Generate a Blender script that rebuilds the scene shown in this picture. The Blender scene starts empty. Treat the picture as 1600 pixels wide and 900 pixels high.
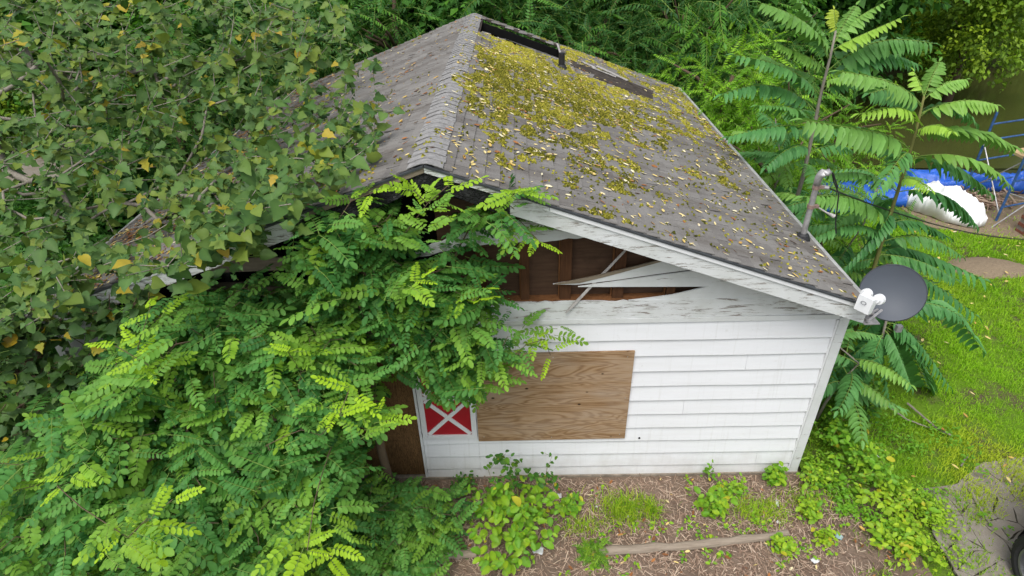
import bpy, math, random
import numpy as np
from mathutils import Vector, Matrix, Quaternion

scene = bpy.context.scene
COL = scene.collection
R = math.radians

# ------------------------------------------------------------------ camera
CAM = np.array([0.7277, -4.727, 5.7006])
YAW, PIT, ROL, FPX = -0.0152, 0.5758, -0.0276, 937.26
_F = np.array([math.sin(YAW) * math.cos(PIT), math.cos(YAW) * math.cos(PIT), -math.sin(PIT)])
_R0 = np.array([math.cos(YAW), -math.sin(YAW), 0.0])
_U0 = np.cross(_R0, _F)
_R = math.cos(ROL) * _R0 + math.sin(ROL) * _U0
_U = -math.sin(ROL) * _R0 + math.cos(ROL) * _U0
cam_d = bpy.data.cameras.new("camera")
cam = bpy.data.objects.new("camera", cam_d)
COL.objects.link(cam)
cam_d.sensor_width = 36.0
cam_d.lens = FPX * 36.0 / 1600.0
cam_d.clip_start = 0.05
cam_d.clip_end = 500.0
cam.matrix_world = Matrix(((_R[0], _U[0], -_F[0], CAM[0]), (_R[1], _U[1], -_F[1], CAM[1]),
                           (_R[2], _U[2], -_F[2], CAM[2]), (0, 0, 0, 1)))
scene.camera = cam

# ------------------------------------------------------------------ light
SUN_ELEV, SUN_ROT = R(62), R(200)
world = bpy.data.worlds.new("World")
scene.world = world
world.use_nodes = True
_nt = world.node_tree
_sky = _nt.nodes.new("ShaderNodeTexSky")
_sky.sky_type = 'NISHITA'
_sky.sun_disc = False
_sky.sun_elevation = SUN_ELEV
_sky.sun_rotation = SUN_ROT
_sky.dust_density = 3.0
_hs = _nt.nodes.new("ShaderNodeHueSaturation")
_hs.inputs["Saturation"].default_value = 0.35
_bg = _nt.nodes["Background"]
_bg.inputs["Strength"].default_value = 0.15
_nt.links.new(_sky.outputs[0], _hs.inputs["Color"])
_nt.links.new(_hs.outputs[0], _bg.inputs["Color"])
sun_d = bpy.data.lights.new("sun", 'SUN')
sun_d.energy = 1.3
sun_d.angle = R(35)
sun_d.color = (1.0, 0.97, 0.92)
sun = bpy.data.objects.new("sun", sun_d)
COL.objects.link(sun)
_sd = Vector((math.sin(SUN_ROT) * math.cos(SUN_ELEV), math.cos(SUN_ROT) * math.cos(SUN_ELEV), math.sin(SUN_ELEV)))
sun.rotation_euler = (-_sd).to_track_quat('-Z', 'Y').to_euler()
scene.view_settings.view_transform = 'Standard'
scene.view_settings.look = 'None'
scene.view_settings.exposure = 0.58
scene.view_settings.gamma = 1.0
scene.render.engine = 'CYCLES'
scene.cycles.max_bounces = 6
scene.cycles.diffuse_bounces = 4
scene.cycles.transmission_bounces = 4
scene.cycles.transparent_max_bounces = 4
scene.cycles.use_denoising = True


# ------------------------------------------------------------------ helpers
def ray(u, v):
    return (u - 800) / FPX * _R - (v - 450) / FPX * _U + _F


def at(u, v, ax, val):
    d = ray(u, v)
    return CAM + (val - CAM[ax]) / d[ax] * d


def pr(P):
    d = np.asarray(P, float) - CAM
    z = d @ _F
    return np.stack([800 + FPX * (d @ _R) / z, 450 - FPX * (d @ _U) / z], -1)


def tag(o, label=None, cat=None, group=None, kind=None):
    if label: o['label'] = label
    if cat: o['category'] = cat
    if group: o['group'] = group
    if kind: o['kind'] = kind
    return o


def empty(name, loc, label, cat, group=None):
    o = bpy.data.objects.new(name, None)
    COL.objects.link(o)
    o.location = loc
    o.empty_display_size = 0.2
    return tag(o, label, cat, group)


def link(name, mesh, parent=None, loc=None, color=None):
    o = bpy.data.objects.new(name, mesh)
    COL.objects.link(o)
    if parent is not None: o.parent = parent
    if loc is not None: o.location = loc
    if color is not None: o.color = color
    return o


class MB:
    """collects vertices, faces and per-vertex attributes"""
    def __init__(s):
        s.V, s.F, s.M, s.A, s.n = [], [], [], {}, 0

    def add(s, V, F, mat=0, **attrs):
        V = np.asarray(V, float).reshape(-1, 3)
        s.V.append(V)
        for f in F:
            s.F.append([i + s.n for i in f]); s.M.append(mat)
        for k, a in attrs.items():
            s.A.setdefault(k, {})[s.n] = np.broadcast_to(np.asarray(a, float), (len(V),))
        s.n += len(V)
        return s

    def box(s, lo, hi, mat=0, rot=None, org=None, **at_):
        x0, y0, z0 = lo; x1, y1, z1 = hi
        V = np.array([(x0, y0, z0), (x1, y0, z0), (x1, y1, z0), (x0, y1, z0), (x0, y0, z1), (x1, y0, z1), (x1, y1, z1), (x0, y1, z1)], float)
        if rot is not None: V = V @ np.asarray(rot).T
        if org is not None: V = V + np.asarray(org)
        return s.add(V, [(0, 3, 2, 1), (4, 5, 6, 7), (0, 1, 5, 4), (1, 2, 6, 5), (2, 3, 7, 6), (3, 0, 4, 7)], mat, **at_)

    def prism(s, poly, y0, y1, mat=0, **at_):
        """polygon in x,z extruded along y (poly counter-clockwise seen from -y)"""
        n = len(poly)
        V = [(x, y0, z) for x, z in poly] + [(x, y1, z) for x, z in poly]
        F = [list(range(n)), list(range(2 * n - 1, n - 1, -1))] + [(i, i + n, (i + 1) % n + n, (i + 1) % n) for i in range(n)]
        return s.add(V, F, mat, **at_)

    def flat(s, poly, z0, z1, mat=0, **at_):
        n = len(poly)
        V = [(x, y, z0) for x, y in poly] + [(x, y, z1) for x, y in poly]
        F = [list(range(n - 1, -1, -1)), list(range(n, 2 * n))] + [(i, (i + 1) % n, (i + 1) % n + n, i + n) for i in range(n)]
        return s.add(V, F, mat, **at_)

    def tube(s, pts, rad, seg=8, mat=0, caps=True, **at_):
        pts = [np.asarray(p, float) for p in pts]
        if np.isscalar(rad): rad = [rad] * len(pts)
        rings = []
        ref = None
        for i, p in enumerate(pts):
            t = pts[min(i + 1, len(pts) - 1)] - pts[max(i - 1, 0)]
            t = t / (np.linalg.norm(t) + 1e-9)
            if ref is None:
                ref = np.array([0, 0, 1.0]) if abs(t[2]) < .9 else np.array([1.0, 0, 0])
            a = np.cross(t, ref); a /= np.linalg.norm(a) + 1e-9
            b = np.cross(t, a); ref = -b if False else ref
            ang = np.arange(seg) * 2 * math.pi / seg
            rings.append(p + rad[i] * (np.cos(ang)[:, None] * a + np.sin(ang)[:, None] * b))
        V = np.concatenate(rings)
        F = []
        for i in range(len(pts) - 1):
            for k in range(seg):
                k2 = (k + 1) % seg
                F.append((i * seg + k, i * seg + k2, (i + 1) * seg + k2, (i + 1) * seg + k))
        if caps:
            F.append(list(range(seg - 1, -1, -1)))
            F.append([(len(pts) - 1) * seg + k for k in range(seg)])
        return s.add(V, F, mat, **at_)

    def mesh(s, name, mats, smooth=False):
        me = bpy.data.meshes.new(name)
        V = np.concatenate(s.V) if s.V else np.zeros((0, 3))
        me.from_pydata(V.tolist(), [], s.F)
        for m in (mats if isinstance(mats, (list, tuple)) else [mats]): me.materials.append(m)
        if max(s.M, default=0): me.polygons.foreach_set('material_index', s.M)
        for k, d in s.A.items():
            arr = np.zeros(len(V), np.float32)
            for st, a in d.items(): arr[st:st + len(a)] = a
            me.attributes.new(k, 'FLOAT', 'POINT').data.foreach_set('value', arr)
        if smooth: me.polygons.foreach_set('use_smooth', [True] * len(me.polygons))
        me.update()
        return me

    def obj(s, name, mats, parent=None, smooth=False, **kw):
        return link(name, s.mesh(name, mats, smooth), parent, **kw)


def np_mesh(name, V, T, mats, attrs=None, matidx=None, smooth=True):
    """triangle mesh from arrays"""
    me = bpy.data.meshes.new(name)
    V = np.ascontiguousarray(V, np.float32); T = np.ascontiguousarray(T, np.int32)
    k = T.shape[1]
    me.vertices.add(len(V)); me.vertices.foreach_set('co', V.ravel())
    me.loops.add(T.size); me.loops.foreach_set('vertex_index', T.ravel())
    me.polygons.add(len(T)); me.polygons.foreach_set('loop_start', np.arange(0, T.size, k, dtype=np.int32))
    for m in (mats if isinstance(mats, (list, tuple)) else [mats]): me.materials.append(m)
    if matidx is not None: me.polygons.foreach_set('material_index', np.ascontiguousarray(matidx, np.int32))
    for n_, a in (attrs or {}).items():
        me.attributes.new(n_, 'FLOAT', 'POINT').data.foreach_set('value', np.ascontiguousarray(a, np.float32))
    if smooth: me.polygons.foreach_set('use_smooth', np.ones(len(T), bool))
    me.update(calc_edges=True)
    return me


def frames(d, up, roll=None):
    """rotation matrices (n,3,3) with columns x=d, z near up"""
    x = d / (np.linalg.norm(d, axis=1, keepdims=True) + 1e-9)
    y = np.cross(up, x); y /= np.linalg.norm(y, axis=1, keepdims=True) + 1e-9
    z = np.cross(x, y)
    return np.stack([x, y, z], -1)


def scatter(tmpls, pos, Rm, sc, which, tint, young):
    """join many transformed copies of template (V,T,matidx,tint) into arrays"""
    Vs, Ts, Ms, tt, yy, off = [], [], [], [], [], 0
    for k, tm in enumerate(tmpls):
        idx = np.where(which == k)[0]
        if not len(idx): continue
        V, T, M = tm['V'], tm['T'], tm['M']
        W = np.einsum('nij,vj->nvi', Rm[idx], V) * sc[idx][:, None, None] + pos[idx][:, None, :]
        n, m = len(idx), len(V)
        Vs.append(W.reshape(-1, 3))
        Ts.append((T[None] + (np.arange(n) * m)[:, None, None]).reshape(-1, 3) + off)
        Ms.append(np.tile(M, n))
        tt.append((tint[idx][:, None] + tm['tint'][None] ).reshape(-1))
        yy.append((young[idx][:, None] + tm['young'][None]).reshape(-1))
        off += n * m
    return np.concatenate(Vs), np.concatenate(Ts), np.concatenate(Ms), {'tint': np.clip(np.concatenate(tt), 0, 1), 'young': np.clip(np.concatenate(yy), 0, 2)}


def inpoly(P, poly):
    x, y = P[:, 0], P[:, 1]
    c = np.zeros(len(P), bool)
    n = len(poly)
    for i in range(n):
        x0, y0 = poly[i]; x1, y1 = poly[i - 1]
        c ^= ((y0 > y) != (y1 > y)) & (x < (x1 - x0) * (y - y0) / (y1 - y0 + 1e-12) + x0)
    return c


def sample_poly(poly, n, rng):
    poly = np.asarray(poly, float)
    lo, hi = poly.min(0), poly.max(0)
    out = np.zeros((0, 2))
    while len(out) < n:
        P = lo + rng.random((n * 3, 2)) * (hi - lo)
        out = np.concatenate([out, P[inpoly(P, poly)]])
    return out[:n]


def vnoise(x, y, seed=0):
    """smooth value noise for densities"""
    rng = np.random.default_rng(seed)
    g = rng.random((64, 64))
    xi, yi = np.floor(x).astype(int), np.floor(y).astype(int)
    fx, fy = x - xi, y - yi
    fx, fy = fx * fx * (3 - 2 * fx), fy * fy * (3 - 2 * fy)
    G = lambda a, b: g[a % 64, b % 64]
    return (G(xi, yi) * (1 - fx) + G(xi + 1, yi) * fx) * (1 - fy) + (G(xi, yi + 1) * (1 - fx) + G(xi + 1, yi + 1) * fx) * fy


def sstep(a, b, x):
    t = np.clip((x - a) / (b - a), 0, 1)
    return t * t * (3 - 2 * t)


# ------------------------------------------------------------------ materials
class Nodes:
    def __init__(s, name):
        s.m = bpy.data.materials.new(name); s.m.use_nodes = True
        s.t = s.m.node_tree; s.b = s.t.nodes["Principled BSDF"]; s.out = s.t.nodes["Material Output"]

    def n(s, typ, **kw):
        nd = s.t.nodes.new(typ)
        for k, v in kw.items(): setattr(nd, k, v)
        return nd

    def l(s, a, b): s.t.links.new(a, b)

    def set(s, nd, **kw):
        for k, v in kw.items():
            k = k.replace('_', ' ')
            if hasattr(v, 'is_output') or isinstance(v, bpy.types.NodeSocket): s.l(v, nd.inputs[k])
            else: nd.inputs[k].default_value = v
        return nd

    def coord(s, kind='Object', scale=(1, 1, 1)):
        if kind == 'World':
            o = s.n("ShaderNodeNewGeometry").outputs['Position']
        else:
            o = s.n("ShaderNodeTexCoord").outputs[kind]
        mp = s.n("ShaderNodeMapping"); s.l(o, mp.inputs['Vector']); mp.inputs['Scale'].default_value = scale
        return mp.outputs['Vector']

    def noise(s, vec, scale, detail=4, rough=.6, dist=0.0):
        t = s.n("ShaderNodeTexNoise"); s.l(vec, t.inputs['Vector'])
        s.set(t, Scale=scale, Detail=detail, Roughness=rough, Distortion=dist)
        return t.outputs['Fac']

    def ramp(s, fac, stops, interp='LINEAR'):
        r = s.n("ShaderNodeValToRGB"); s.l(fac, r.inputs['Fac'])
        e = r.color_ramp.elements; r.color_ramp.interpolation = interp
        while len(e) > len(stops): e.remove(e[-1])
        while len(e) < len(stops): e.new(.5)
        for i, (p, c) in enumerate(stops):
            e[i].position = p
            e[i].color = (c, c, c, 1) if np.isscalar(c) else (*c, 1)
        return r.outputs['Color']

    def mix(s, fac, a, b, blend='MIX'):
        m = s.n("ShaderNodeMix", data_type='RGBA', blend_type=blend)
        for sock, v in ((m.inputs[0], fac), (m.inputs[6], a), (m.inputs[7], b)):
            if isinstance(v, bpy.types.NodeSocket): s.l(v, sock)
            elif np.isscalar(v): sock.default_value = v if sock == m.inputs[0] else (v, v, v, 1)
            else: sock.default_value = (*v, 1)
        return m.outputs[2]

    def math(s, op, a, b=0.0):
        m = s.n("ShaderNodeMath", operation=op)
        for i, v in enumerate((a, b)):
            if isinstance(v, bpy.types.NodeSocket): s.l(v, m.inputs[i])
            else: m.inputs[i].default_value = v
        return m.outputs[0]

    def attr(s, name):
        a = s.n("ShaderNodeAttribute"); a.attribute_name = name
        return a.outputs['Fac']

    def bump(s, h, strength=.3, dist=.01):
        b = s.n("ShaderNodeBump"); s.l(h, b.inputs['Height']); s.set(b, Strength=strength, Distance=dist)
        s.l(b.outputs[0], s.b.inputs['Normal'])

    def done(s, col=None, rough=.7, spec=.3, metal=0.0):
        if col is not None:
            if isinstance(col, bpy.types.NodeSocket): s.l(col, s.b.inputs['Base Color'])
            else: s.b.inputs['Base Color'].default_value = (*col, 1)
        if isinstance(rough, bpy.types.NodeSocket): s.l(rough, s.b.inputs['Roughness'])
        else: s.b.inputs['Roughness'].default_value = rough
        s.b.inputs['Specular IOR Level'].default_value = spec
        s.b.inputs['Metallic'].default_value = metal
        return s.m


def leaf_mat(name, dark, light, young, yellow=(0.55, 0.33, 0.02), rough=.45, trans=.3, back=1.0):
    k = Nodes(name)
    oi = k.n("ShaderNodeObjectInfo")
    sep = k.n("ShaderNodeSeparateColor"); k.l(oi.outputs['Color'], sep.inputs[0])
    tint = k.attr('tint')
    yg = k.math('ADD', k.attr('young'), sep.outputs[0])
    t2 = k.math('ADD', tint, k.math('MULTIPLY', k.math('SUBTRACT', oi.outputs['Random'], .5), .5))
    c = k.mix(t2, dark, light)
    c = k.mix(k.math('MINIMUM', yg, 1.0), c, young)
    ye = k.math('MAXIMUM', k.math('SUBTRACT', yg, 1.0), sep.outputs[1])
    c = k.mix(ye, c, yellow)
    v = k.noise(k.coord('World'), 30, 2, .5)
    c = k.mix(k.math('MULTIPLY', v, .5), c, k.mix(.5, c, (.02, .03, .01)))
    k.done(c, rough, .22)
    tr = k.n("ShaderNodeBsdfTranslucent")
    k.l(k.mix(.5, c, k.mix(1.0, c, (1.6, 1.7, .5), 'MULTIPLY')), tr.inputs['Color'])
    ms = k.n("ShaderNodeMixShader"); ms.inputs[0].default_value = trans
    k.l(k.b.outputs[0], ms.inputs[1]); k.l(tr.outputs[0], ms.inputs[2]); k.l(ms.outputs[0], k.out.inputs['Surface'])
    return k.m


def simple(name, col, rough=.6, spec=.3, metal=0.0, var=.25, scale=8, bump=0.0, kind='World'):
    k = Nodes(name)
    v = k.noise(k.coord(kind), scale, 5, .65)
    c = k.mix(k.ramp(v, [(.3, 0.0), (.75, 1.0)]), tuple(x * (1 - var) for x in col), tuple(min(1, x * (1 + var)) for x in col))
    if bump: k.bump(k.noise(k.coord(kind), scale * 6, 4), bump, .006)
    return k.done(c, rough, spec, metal)


def build_materials():
    m = {}
    # locust, broad leaves, tree of heaven, forest
    m['locust'] = leaf_mat('locust_leaf', (.038, .155, .034), (.145, .39, .088), (.42, .66, .03), trans=.36, rough=.52)
    m['broad'] = leaf_mat('broad_leaf', (.022, .080, .018), (.115, .225, .055), (.32, .37, .03), yellow=(.48, .33, .04), trans=.22, rough=.5)
    m['vine'] = leaf_mat('vine_leaf', (.024, .065, .018), (.065, .14, .036), (.14, .25, .03), trans=.2)
    m['heaven'] = leaf_mat('heaven_leaf', (.042, .165, .050), (.15, .40, .115), (.42, .66, .07), yellow=(.36, .22, .03), trans=.25, rough=.42)
    m['forest_a'] = leaf_mat('forest_leaf_dark', (.020, .085, .018), (.065, .20, .036), (.13, .34, .03), trans=.25)
    m['forest_b'] = leaf_mat('forest_leaf_olive', (.065, .16, .015), (.20, .36, .03), (.34, .48, .03), trans=.25)
    m['forest_c'] = leaf_mat('forest_leaf_fresh', (.075, .25, .012), (.21, .50, .022), (.34, .60, .03), trans=.28)
    m['shrub'] = leaf_mat('shrub_leaf', (.075, .23, .016), (.19, .43, .03), (.42, .60, .03), yellow=(.65, .50, .05), trans=.3)
    m['weed'] = leaf_mat('weed_leaf', (.025, .10, .016), (.075, .22, .03), (.22, .40, .03), trans=.25)
    m['grass'] = leaf_mat('grass_blade', (.14, .34, .011), (.34, .62, .025), (.58, .68, .05), trans=.42, rough=.5)
    # bark
    for nm, c in (('bark', (.12, .085, .055)), ('bark_grey', (.24, .215, .18)), ('stem_green', (.16, .16, .05)), ('rachis', (.17, .26, .055)), ('stem_red', (.16, .08, .04))):
        k = Nodes(nm)
        v = k.noise(k.coord('World', (1, 1, .25)), 40, 5, .7)
        cc = k.mix(v, tuple(x * .5 for x in c), tuple(x * 1.5 for x in c))
        k.bump(v, .4, .006); m[nm] = k.done(cc, .85, .2)
    # vinyl siding: faint grime
    k = Nodes('siding_white')
    w = k.coord('World', (1, 1, 1))
    g = k.noise(k.coord('World', (.5, 1, 5)), 2.2, 6, .7)
    f = k.noise(w, 14, 5, .7)
    c = k.mix(k.ramp(g, [(.45, 0.0), (.8, .35)]), (.74, .755, .775), (.58, .58, .57))
    c = k.mix(k.ramp(f, [(.62, 0.0), (.8, .5)]), c, (.5, .5, .47))
    sep = k.n('ShaderNodeSeparateXYZ'); k.l(w, sep.inputs[0])
    low = k.math('SUBTRACT', k.math('MULTIPLY', k.noise(k.coord('World', (1, 1, .6)), 5, 6, .7), .75), sep.outputs[2])
    c = k.mix(k.ramp(low, [(.0, 0.0), (.45, .42)]), c, (.34, .30, .24))
    drip = k.noise(k.coord('World', (9, 1, .35)), 3, 5, .6)
    c = k.mix(k.ramp(drip, [(.56, 0.0), (.75, .28)]), c, (.47, .47, .43))
    k.bump(k.noise(k.coord('World', (.6, 1, 12)), 6, 3), .12, .01)
    m['siding'] = k.done(c, .38, .4)
    # peeling painted wood
    def peel(nm, lo, hi, wood=(.19, .165, .14), paint=(.66, .68, .68)):
        k = Nodes(nm)
        a = k.noise(k.coord('World', (.9, 4, 7.5)), 4.2, 9, .80, .5)
        b = k.noise(k.coord('World', (2.5, 6, 40)), 6, 4, .6)
        wd = k.mix(b, tuple(x * .45 for x in wood), tuple(x * 1.35 for x in wood))
        mask = k.ramp(a, [(lo, 0.0), (hi, 1.0)])
        dirt = k.noise(k.coord('World'), 3, 5, .6)
        pt = k.mix(k.ramp(dirt, [(.35, 0.0), (.8, .7)]), paint, (.47, .49, .45))
        k.bump(mask, .35, .004)
        m[nm] = k.done(k.mix(mask, pt, wd), .75, .2)
    peel('peeling_white', .535, .60, wood=(.25, .22, .19))
    peel('peeling_heavy', .50, .57)
    peel('peeling_light', .59, .65, wood=(.25, .22, .19))
    peel('siding_shade_grey', .60, .66, paint=(.44, .44, .43))  # greyer tone: shade put into the colour of the left front siding
    # charred wood: alligator cracks
    k = Nodes('charred_wood')
    vo = k.n("ShaderNodeTexVoronoi", feature='DISTANCE_TO_EDGE'); k.l(k.coord('World', (1, 1, 1.6)), vo.inputs['Vector']); vo.inputs['Scale'].default_value = 24
    cr = k.ramp(vo.outputs['Distance'], [(0.0, 0.0), (.12, 1.0)])
    k.bump(cr, .9, .012)
    ash = k.noise(k.coord('World'), 7, 5, .7)
    m['char'] = k.done(k.mix(k.ramp(ash, [(.5, 0.0), (.75, 1.0)]), (.012, .012, .013), (.075, .075, .08)), .7, .3)
    m['soot_dark'] = simple('soot_dark_black', (.008, .008, .008), .9, .1)  # near-black: soot, and the dark of hollows put into the colour
    # brown sheathing and studs
    for nm, c in (('sheathing', (.078, .045, .028)), ('stud', (.075, .034, .016)), ('stud_edge', (.19, .085, .035)), ('old_timber', (.20, .165, .12)), ('door_board', (.135, .075, .032))):
        k = Nodes(nm)
        vert = nm == 'door_board'
        sc = (14, 14, 1.2) if nm in ('stud', 'stud_edge', 'door_board') else (1.2, 14, 14)
        v = k.noise(k.coord('World', sc), 3.5 if vert else 2.5, 6, .65, 1.2 if vert else .3)
        if vert:
            s_ = k.math('SINE', k.math('MULTIPLY', v, 46.0))
            v = k.math('ADD', k.math('MULTIPLY', s_, .35), .5)
        cc = k.mix(v, tuple(x * .35 for x in c), tuple(x * 1.7 for x in c))
        blot = k.noise(k.coord('World'), 5, 4, .6)
        cc = k.mix(k.ramp(blot, [(.5, 0.0), (.8, .6)]), cc, tuple(x * .35 for x in c))
        k.bump(v, .3, .004); m[nm] = k.done(cc, .8, .15)
    # rotary-cut plywood: contour grain
    k = Nodes('plywood')
    p = k.coord('World', (.42, 1, 2.6))
    n1 = k.noise(p, 1.5, 3, .55, .8)
    s1 = k.math('SINE', k.math('MULTIPLY', n1, 95.0))
    n2 = k.noise(k.coord('World', (3, 1, 40)), 4, 4, .7)
    gr = k.math('ADD', k.math('MULTIPLY', s1, .32), k.math('MULTIPLY', n2, .75))
    c = k.ramp(gr, [(.05, (.36, .245, .145)), (.45, (.30, .19, .10)), (.80, (.205, .115, .055))])
    wz = k.noise(k.coord('World', (.7, 1, 3)), 2.2, 5, .6)
    c = k.mix(k.ramp(wz, [(.45, 0.0), (.72, .8)]), c, k.mix(.6, c, (.40, .33, .26)))
    kn = k.n("ShaderNodeTexVoronoi"); k.l(k.coord('World', (1, 1, 1.5)), kn.inputs['Vector']); kn.inputs['Scale'].default_value = 3.1
    c = k.mix(k.ramp(kn.outputs['Distance'], [(.035, 1.0), (.07, 0.0)]), c, (.035, .018, .01))
    k.bump(gr, .2, .003); m['plywood'] = k.done(c, .75, .2)
    # shutter
    m['red'] = simple('shutter_red', (.36, .012, .022), .4, .4, var=.12, scale=5)
    m['white_plastic'] = simple('white_plastic', (.72, .73, .74), .4, .4, var=.06, scale=9)
    # shingles
    k = Nodes('asphalt_shingle')
    oi = k.n("ShaderNodeObjectInfo"); t = k.attr('tint')
    w = k.coord('World')
    gran = k.noise(w, 160, 3, .7)
    big = k.noise(k.coord('World', (.55, 1.9, .55)), 1.7, 6, .68)
    c = k.mix(gran, (.112, .107, .100), (.325, .311, .292))
    c = k.mix(k.ramp(big, [(.44, 0.0), (.66, .8)]), c, k.mix(gran, (.055, .048, .043), (.17, .15, .13)))
    lich = k.noise(w, 11, 6, .75)
    c = k.mix(k.ramp(lich, [(.60, 0.0), (.72, .5)]), c, (.34, .335, .31))
    tv = k.math('ADD', t, k.math('MULTIPLY', oi.outputs['Random'], .999))
    c = k.mix(k.math('MULTIPLY', k.math('FRACT', tv), .5), c, k.mix(.5, c, (.05, .045, .045)))
    k.bump(gran, .5, .004); m['shingle'] = k.done(c, .92, .15)
    m['felt'] = simple('bare_felt', (.062, .052, .045), .9, .1, var=.5, scale=9, bump=.4)
    m['ridge'] = simple('ridge_shingle', (.27, .265, .26), .9, .15, var=.3, scale=22, bump=.5)
    # moss and litter
    k = Nodes('moss')
    t = k.attr('tint'); v = k.noise(k.coord('World'), 60, 4, .7)
    c = k.mix(t, (.065, .070, .010), (.47, .43, .06)); c = k.mix(k.ramp(v, [(.4, 0.0), (.7, .75)]), c, (.075, .075, .008))  # wide dark-to-bright spread also paints shade between the moss clumps
    k.bump(v, .9, .012); m['moss'] = k.done(c, .95, .05)
    k = Nodes('dry_leaf')
    c = k.ramp(k.attr('tint'), [(0, (.16, .065, .025)), (.25, (.36, .15, .05)), (.5, (.55, .38, .10)), (.75, (.68, .55, .22)), (1, (.72, .66, .45))])
    m['litter'] = k.done(c, .7, .2)
    k = Nodes('straw')
    c = k.ramp(k.attr('tint'), [(0, (.14, .085, .06)), (.5, (.36, .25, .18)), (1, (.58, .46, .35))])
    m['straw'] = k.done(c, .8, .15)
    # ground
    k = Nodes('mulch_ground')
    w = k.coord('World'); a = k.noise(w, 2.2, 6, .7); b = k.noise(w, 45, 5, .75)
    c = k.mix(b, (.09, .062, .045), (.32, .24, .185)); c = k.mix(k.ramp(a, [(.45, 0.0), (.75, .7)]), c, (.085, .06, .042))
    k.bump(b, .8, .015); m['mulch'] = k.done(c, .95, .05)
    k = Nodes('lawn_soil')
    w = k.coord('World'); a = k.noise(w, 1.3, 6, .7); b = k.noise(w, 30, 5, .75)
    c = k.mix(b, (.06, .12, .012), (.17, .30, .025)); c = k.mix(k.ramp(a, [(.50, 0.0), (.62, .9)]), c, (.11, .085, .055))
    k.bump(b, .9, .02); m['lawn'] = k.done(c, .95, .05)
    k = Nodes('forest_floor')
    w = k.coord('World'); a = k.noise(w, .8, 6, .7); b = k.noise(w, 14, 6, .75)
    c = k.mix(b, (.018, .022, .009), (.07, .065, .03)); c = k.mix(k.ramp(a, [(.45, 0.0), (.65, .8)]), c, (.03, .055, .012))
    k.bump(b, .9, .03); m['floor'] = k.done(c, .95, .05)
    k = Nodes('bare_soil')
    w = k.coord('World'); b = k.noise(w, 26, 6, .75)
    c = k.mix(b, (.13, .095, .06), (.34, .27, .19)); k.bump(b, .9, .02); m['soil'] = k.done(c, .95, .05)
    k = Nodes('old_asphalt')
    w = k.coord('World'); b = k.noise(w, 120, 3, .7); a = k.noise(w, 2.5, 5, .7)
    c = k.mix(b, (.16, .143, .12), (.35, .315, .27)); c = k.mix(k.ramp(a, [(.46, 0.0), (.68, .8)]), c, (.20, .165, .12))
    k.bump(b, .6, .005); m['asphalt'] = k.done(c, .9, .15)
    m['crack'] = simple('crack_soil', (.06, .055, .04), .95, .05)
    k = Nodes('creek_water')
    w = k.coord('World'); a = k.noise(w, .5, 4, .6)
    c = k.mix(a, (.036, .044, .013), (.072, .076, .022)); k.bump(k.noise(w, 5, 3), .08, .02)
    m['water'] = k.done(c, .12, .5)
    # metals and small things
    m['galv'] = simple('galvanised_metal', (.42, .41, .41), .5, .5, .55, var=.35, scale=14)
    m['rust_clamp'] = simple('rusty_clamp', (.27, .19, .16), .7, .3, .2, var=.4, scale=40)
    m['dish_grey'] = simple('dish_grey_paint', (.078, .089, .108), .5, .3, 0, var=.05, scale=3)
    m['dark_metal'] = simple('dark_edge', (.05, .055, .06), .5, .4)
    m['black'] = simple('black_plastic', (.02, .02, .022), .5, .4)
    m['grey_print'] = simple('grey_print', (.22, .23, .25), .5, .3)
    m['drip'] = simple('drip_edge_metal', (.47, .47, .46), .5, .4, .2, var=.4, scale=12)
    m['concrete'] = simple('footing_concrete', (.26, .22, .175), .9, .1, var=.45, scale=10, bump=.5)
    k = Nodes('weathered_log')
    v = k.noise(k.coord('Object', (1.2, 14, 14)), 4, 6, .7)
    c = k.mix(v, (.13, .095, .065), (.42, .36, .29)); k.bump(v, .7, .01); m['log'] = k.done(c, .9, .1)
    m['lath'] = simple('grey_lath', (.40, .38, .36), .8, .2, var=.4, scale=18)
    k = Nodes('blue_tarp')
    v = k.noise(k.coord('World'), 9, 5, .6)
    c = k.mix(v, (.006, .05, .34), (.03, .16, .66)); k.bump(v, .5, .04); m['tarp'] = k.done(c, .38, .45)
    m['white_sheet'] = simple('white_sheeting', (.80, .80, .81), .5, .35, var=.04, scale=4)
    m['scaf_blue'] = simple('blue_scaffold_paint', (.035, .10, .26), .5, .4, .1, var=.5, scale=12)
    m['plank'] = simple('new_plank', (.50, .35, .19), .75, .2, var=.2, scale=10)
    m['brick'] = simple('red_brick', (.22, .085, .06), .9, .1, var=.4, scale=25)
    m['mortar'] = simple('mortar', (.25, .22, .2), .95, .05)
    m['tyre'] = simple('tyre_rubber', (.022, .022, .023), .75, .25, var=.3, scale=20)
    m['rim'] = simple('alloy_rim', (.20, .205, .21), .35, .5, .7, var=.1)
    m['paint'] = simple('black_car_paint', (.012, .013, .015), .12, .6, .1, var=.1)
    m['glass'] = simple('dark_glass', (.02, .024, .026), .05, .6)
    m['lamp'] = simple('lamp_lens', (.5, .5, .52), .1, .6)
    m['paper'] = simple('paper_scrap', (.62, .63, .64), .7, .2, var=.15, scale=40)
    m['bluepaper'] = simple('blue_scrap', (.30, .46, .47), .6, .3, var=.2, scale=40)
    return m


MT = build_materials()

# ------------------------------------------------------------------ ground
def sheet(name, poly, z, mat, sub=0, label=None):
    b = MB(); b.add([(x, y, z) for x, y in poly], [list(range(len(poly)))])
    return tag(b.obj(name, mat), label, kind='structure')


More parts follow.
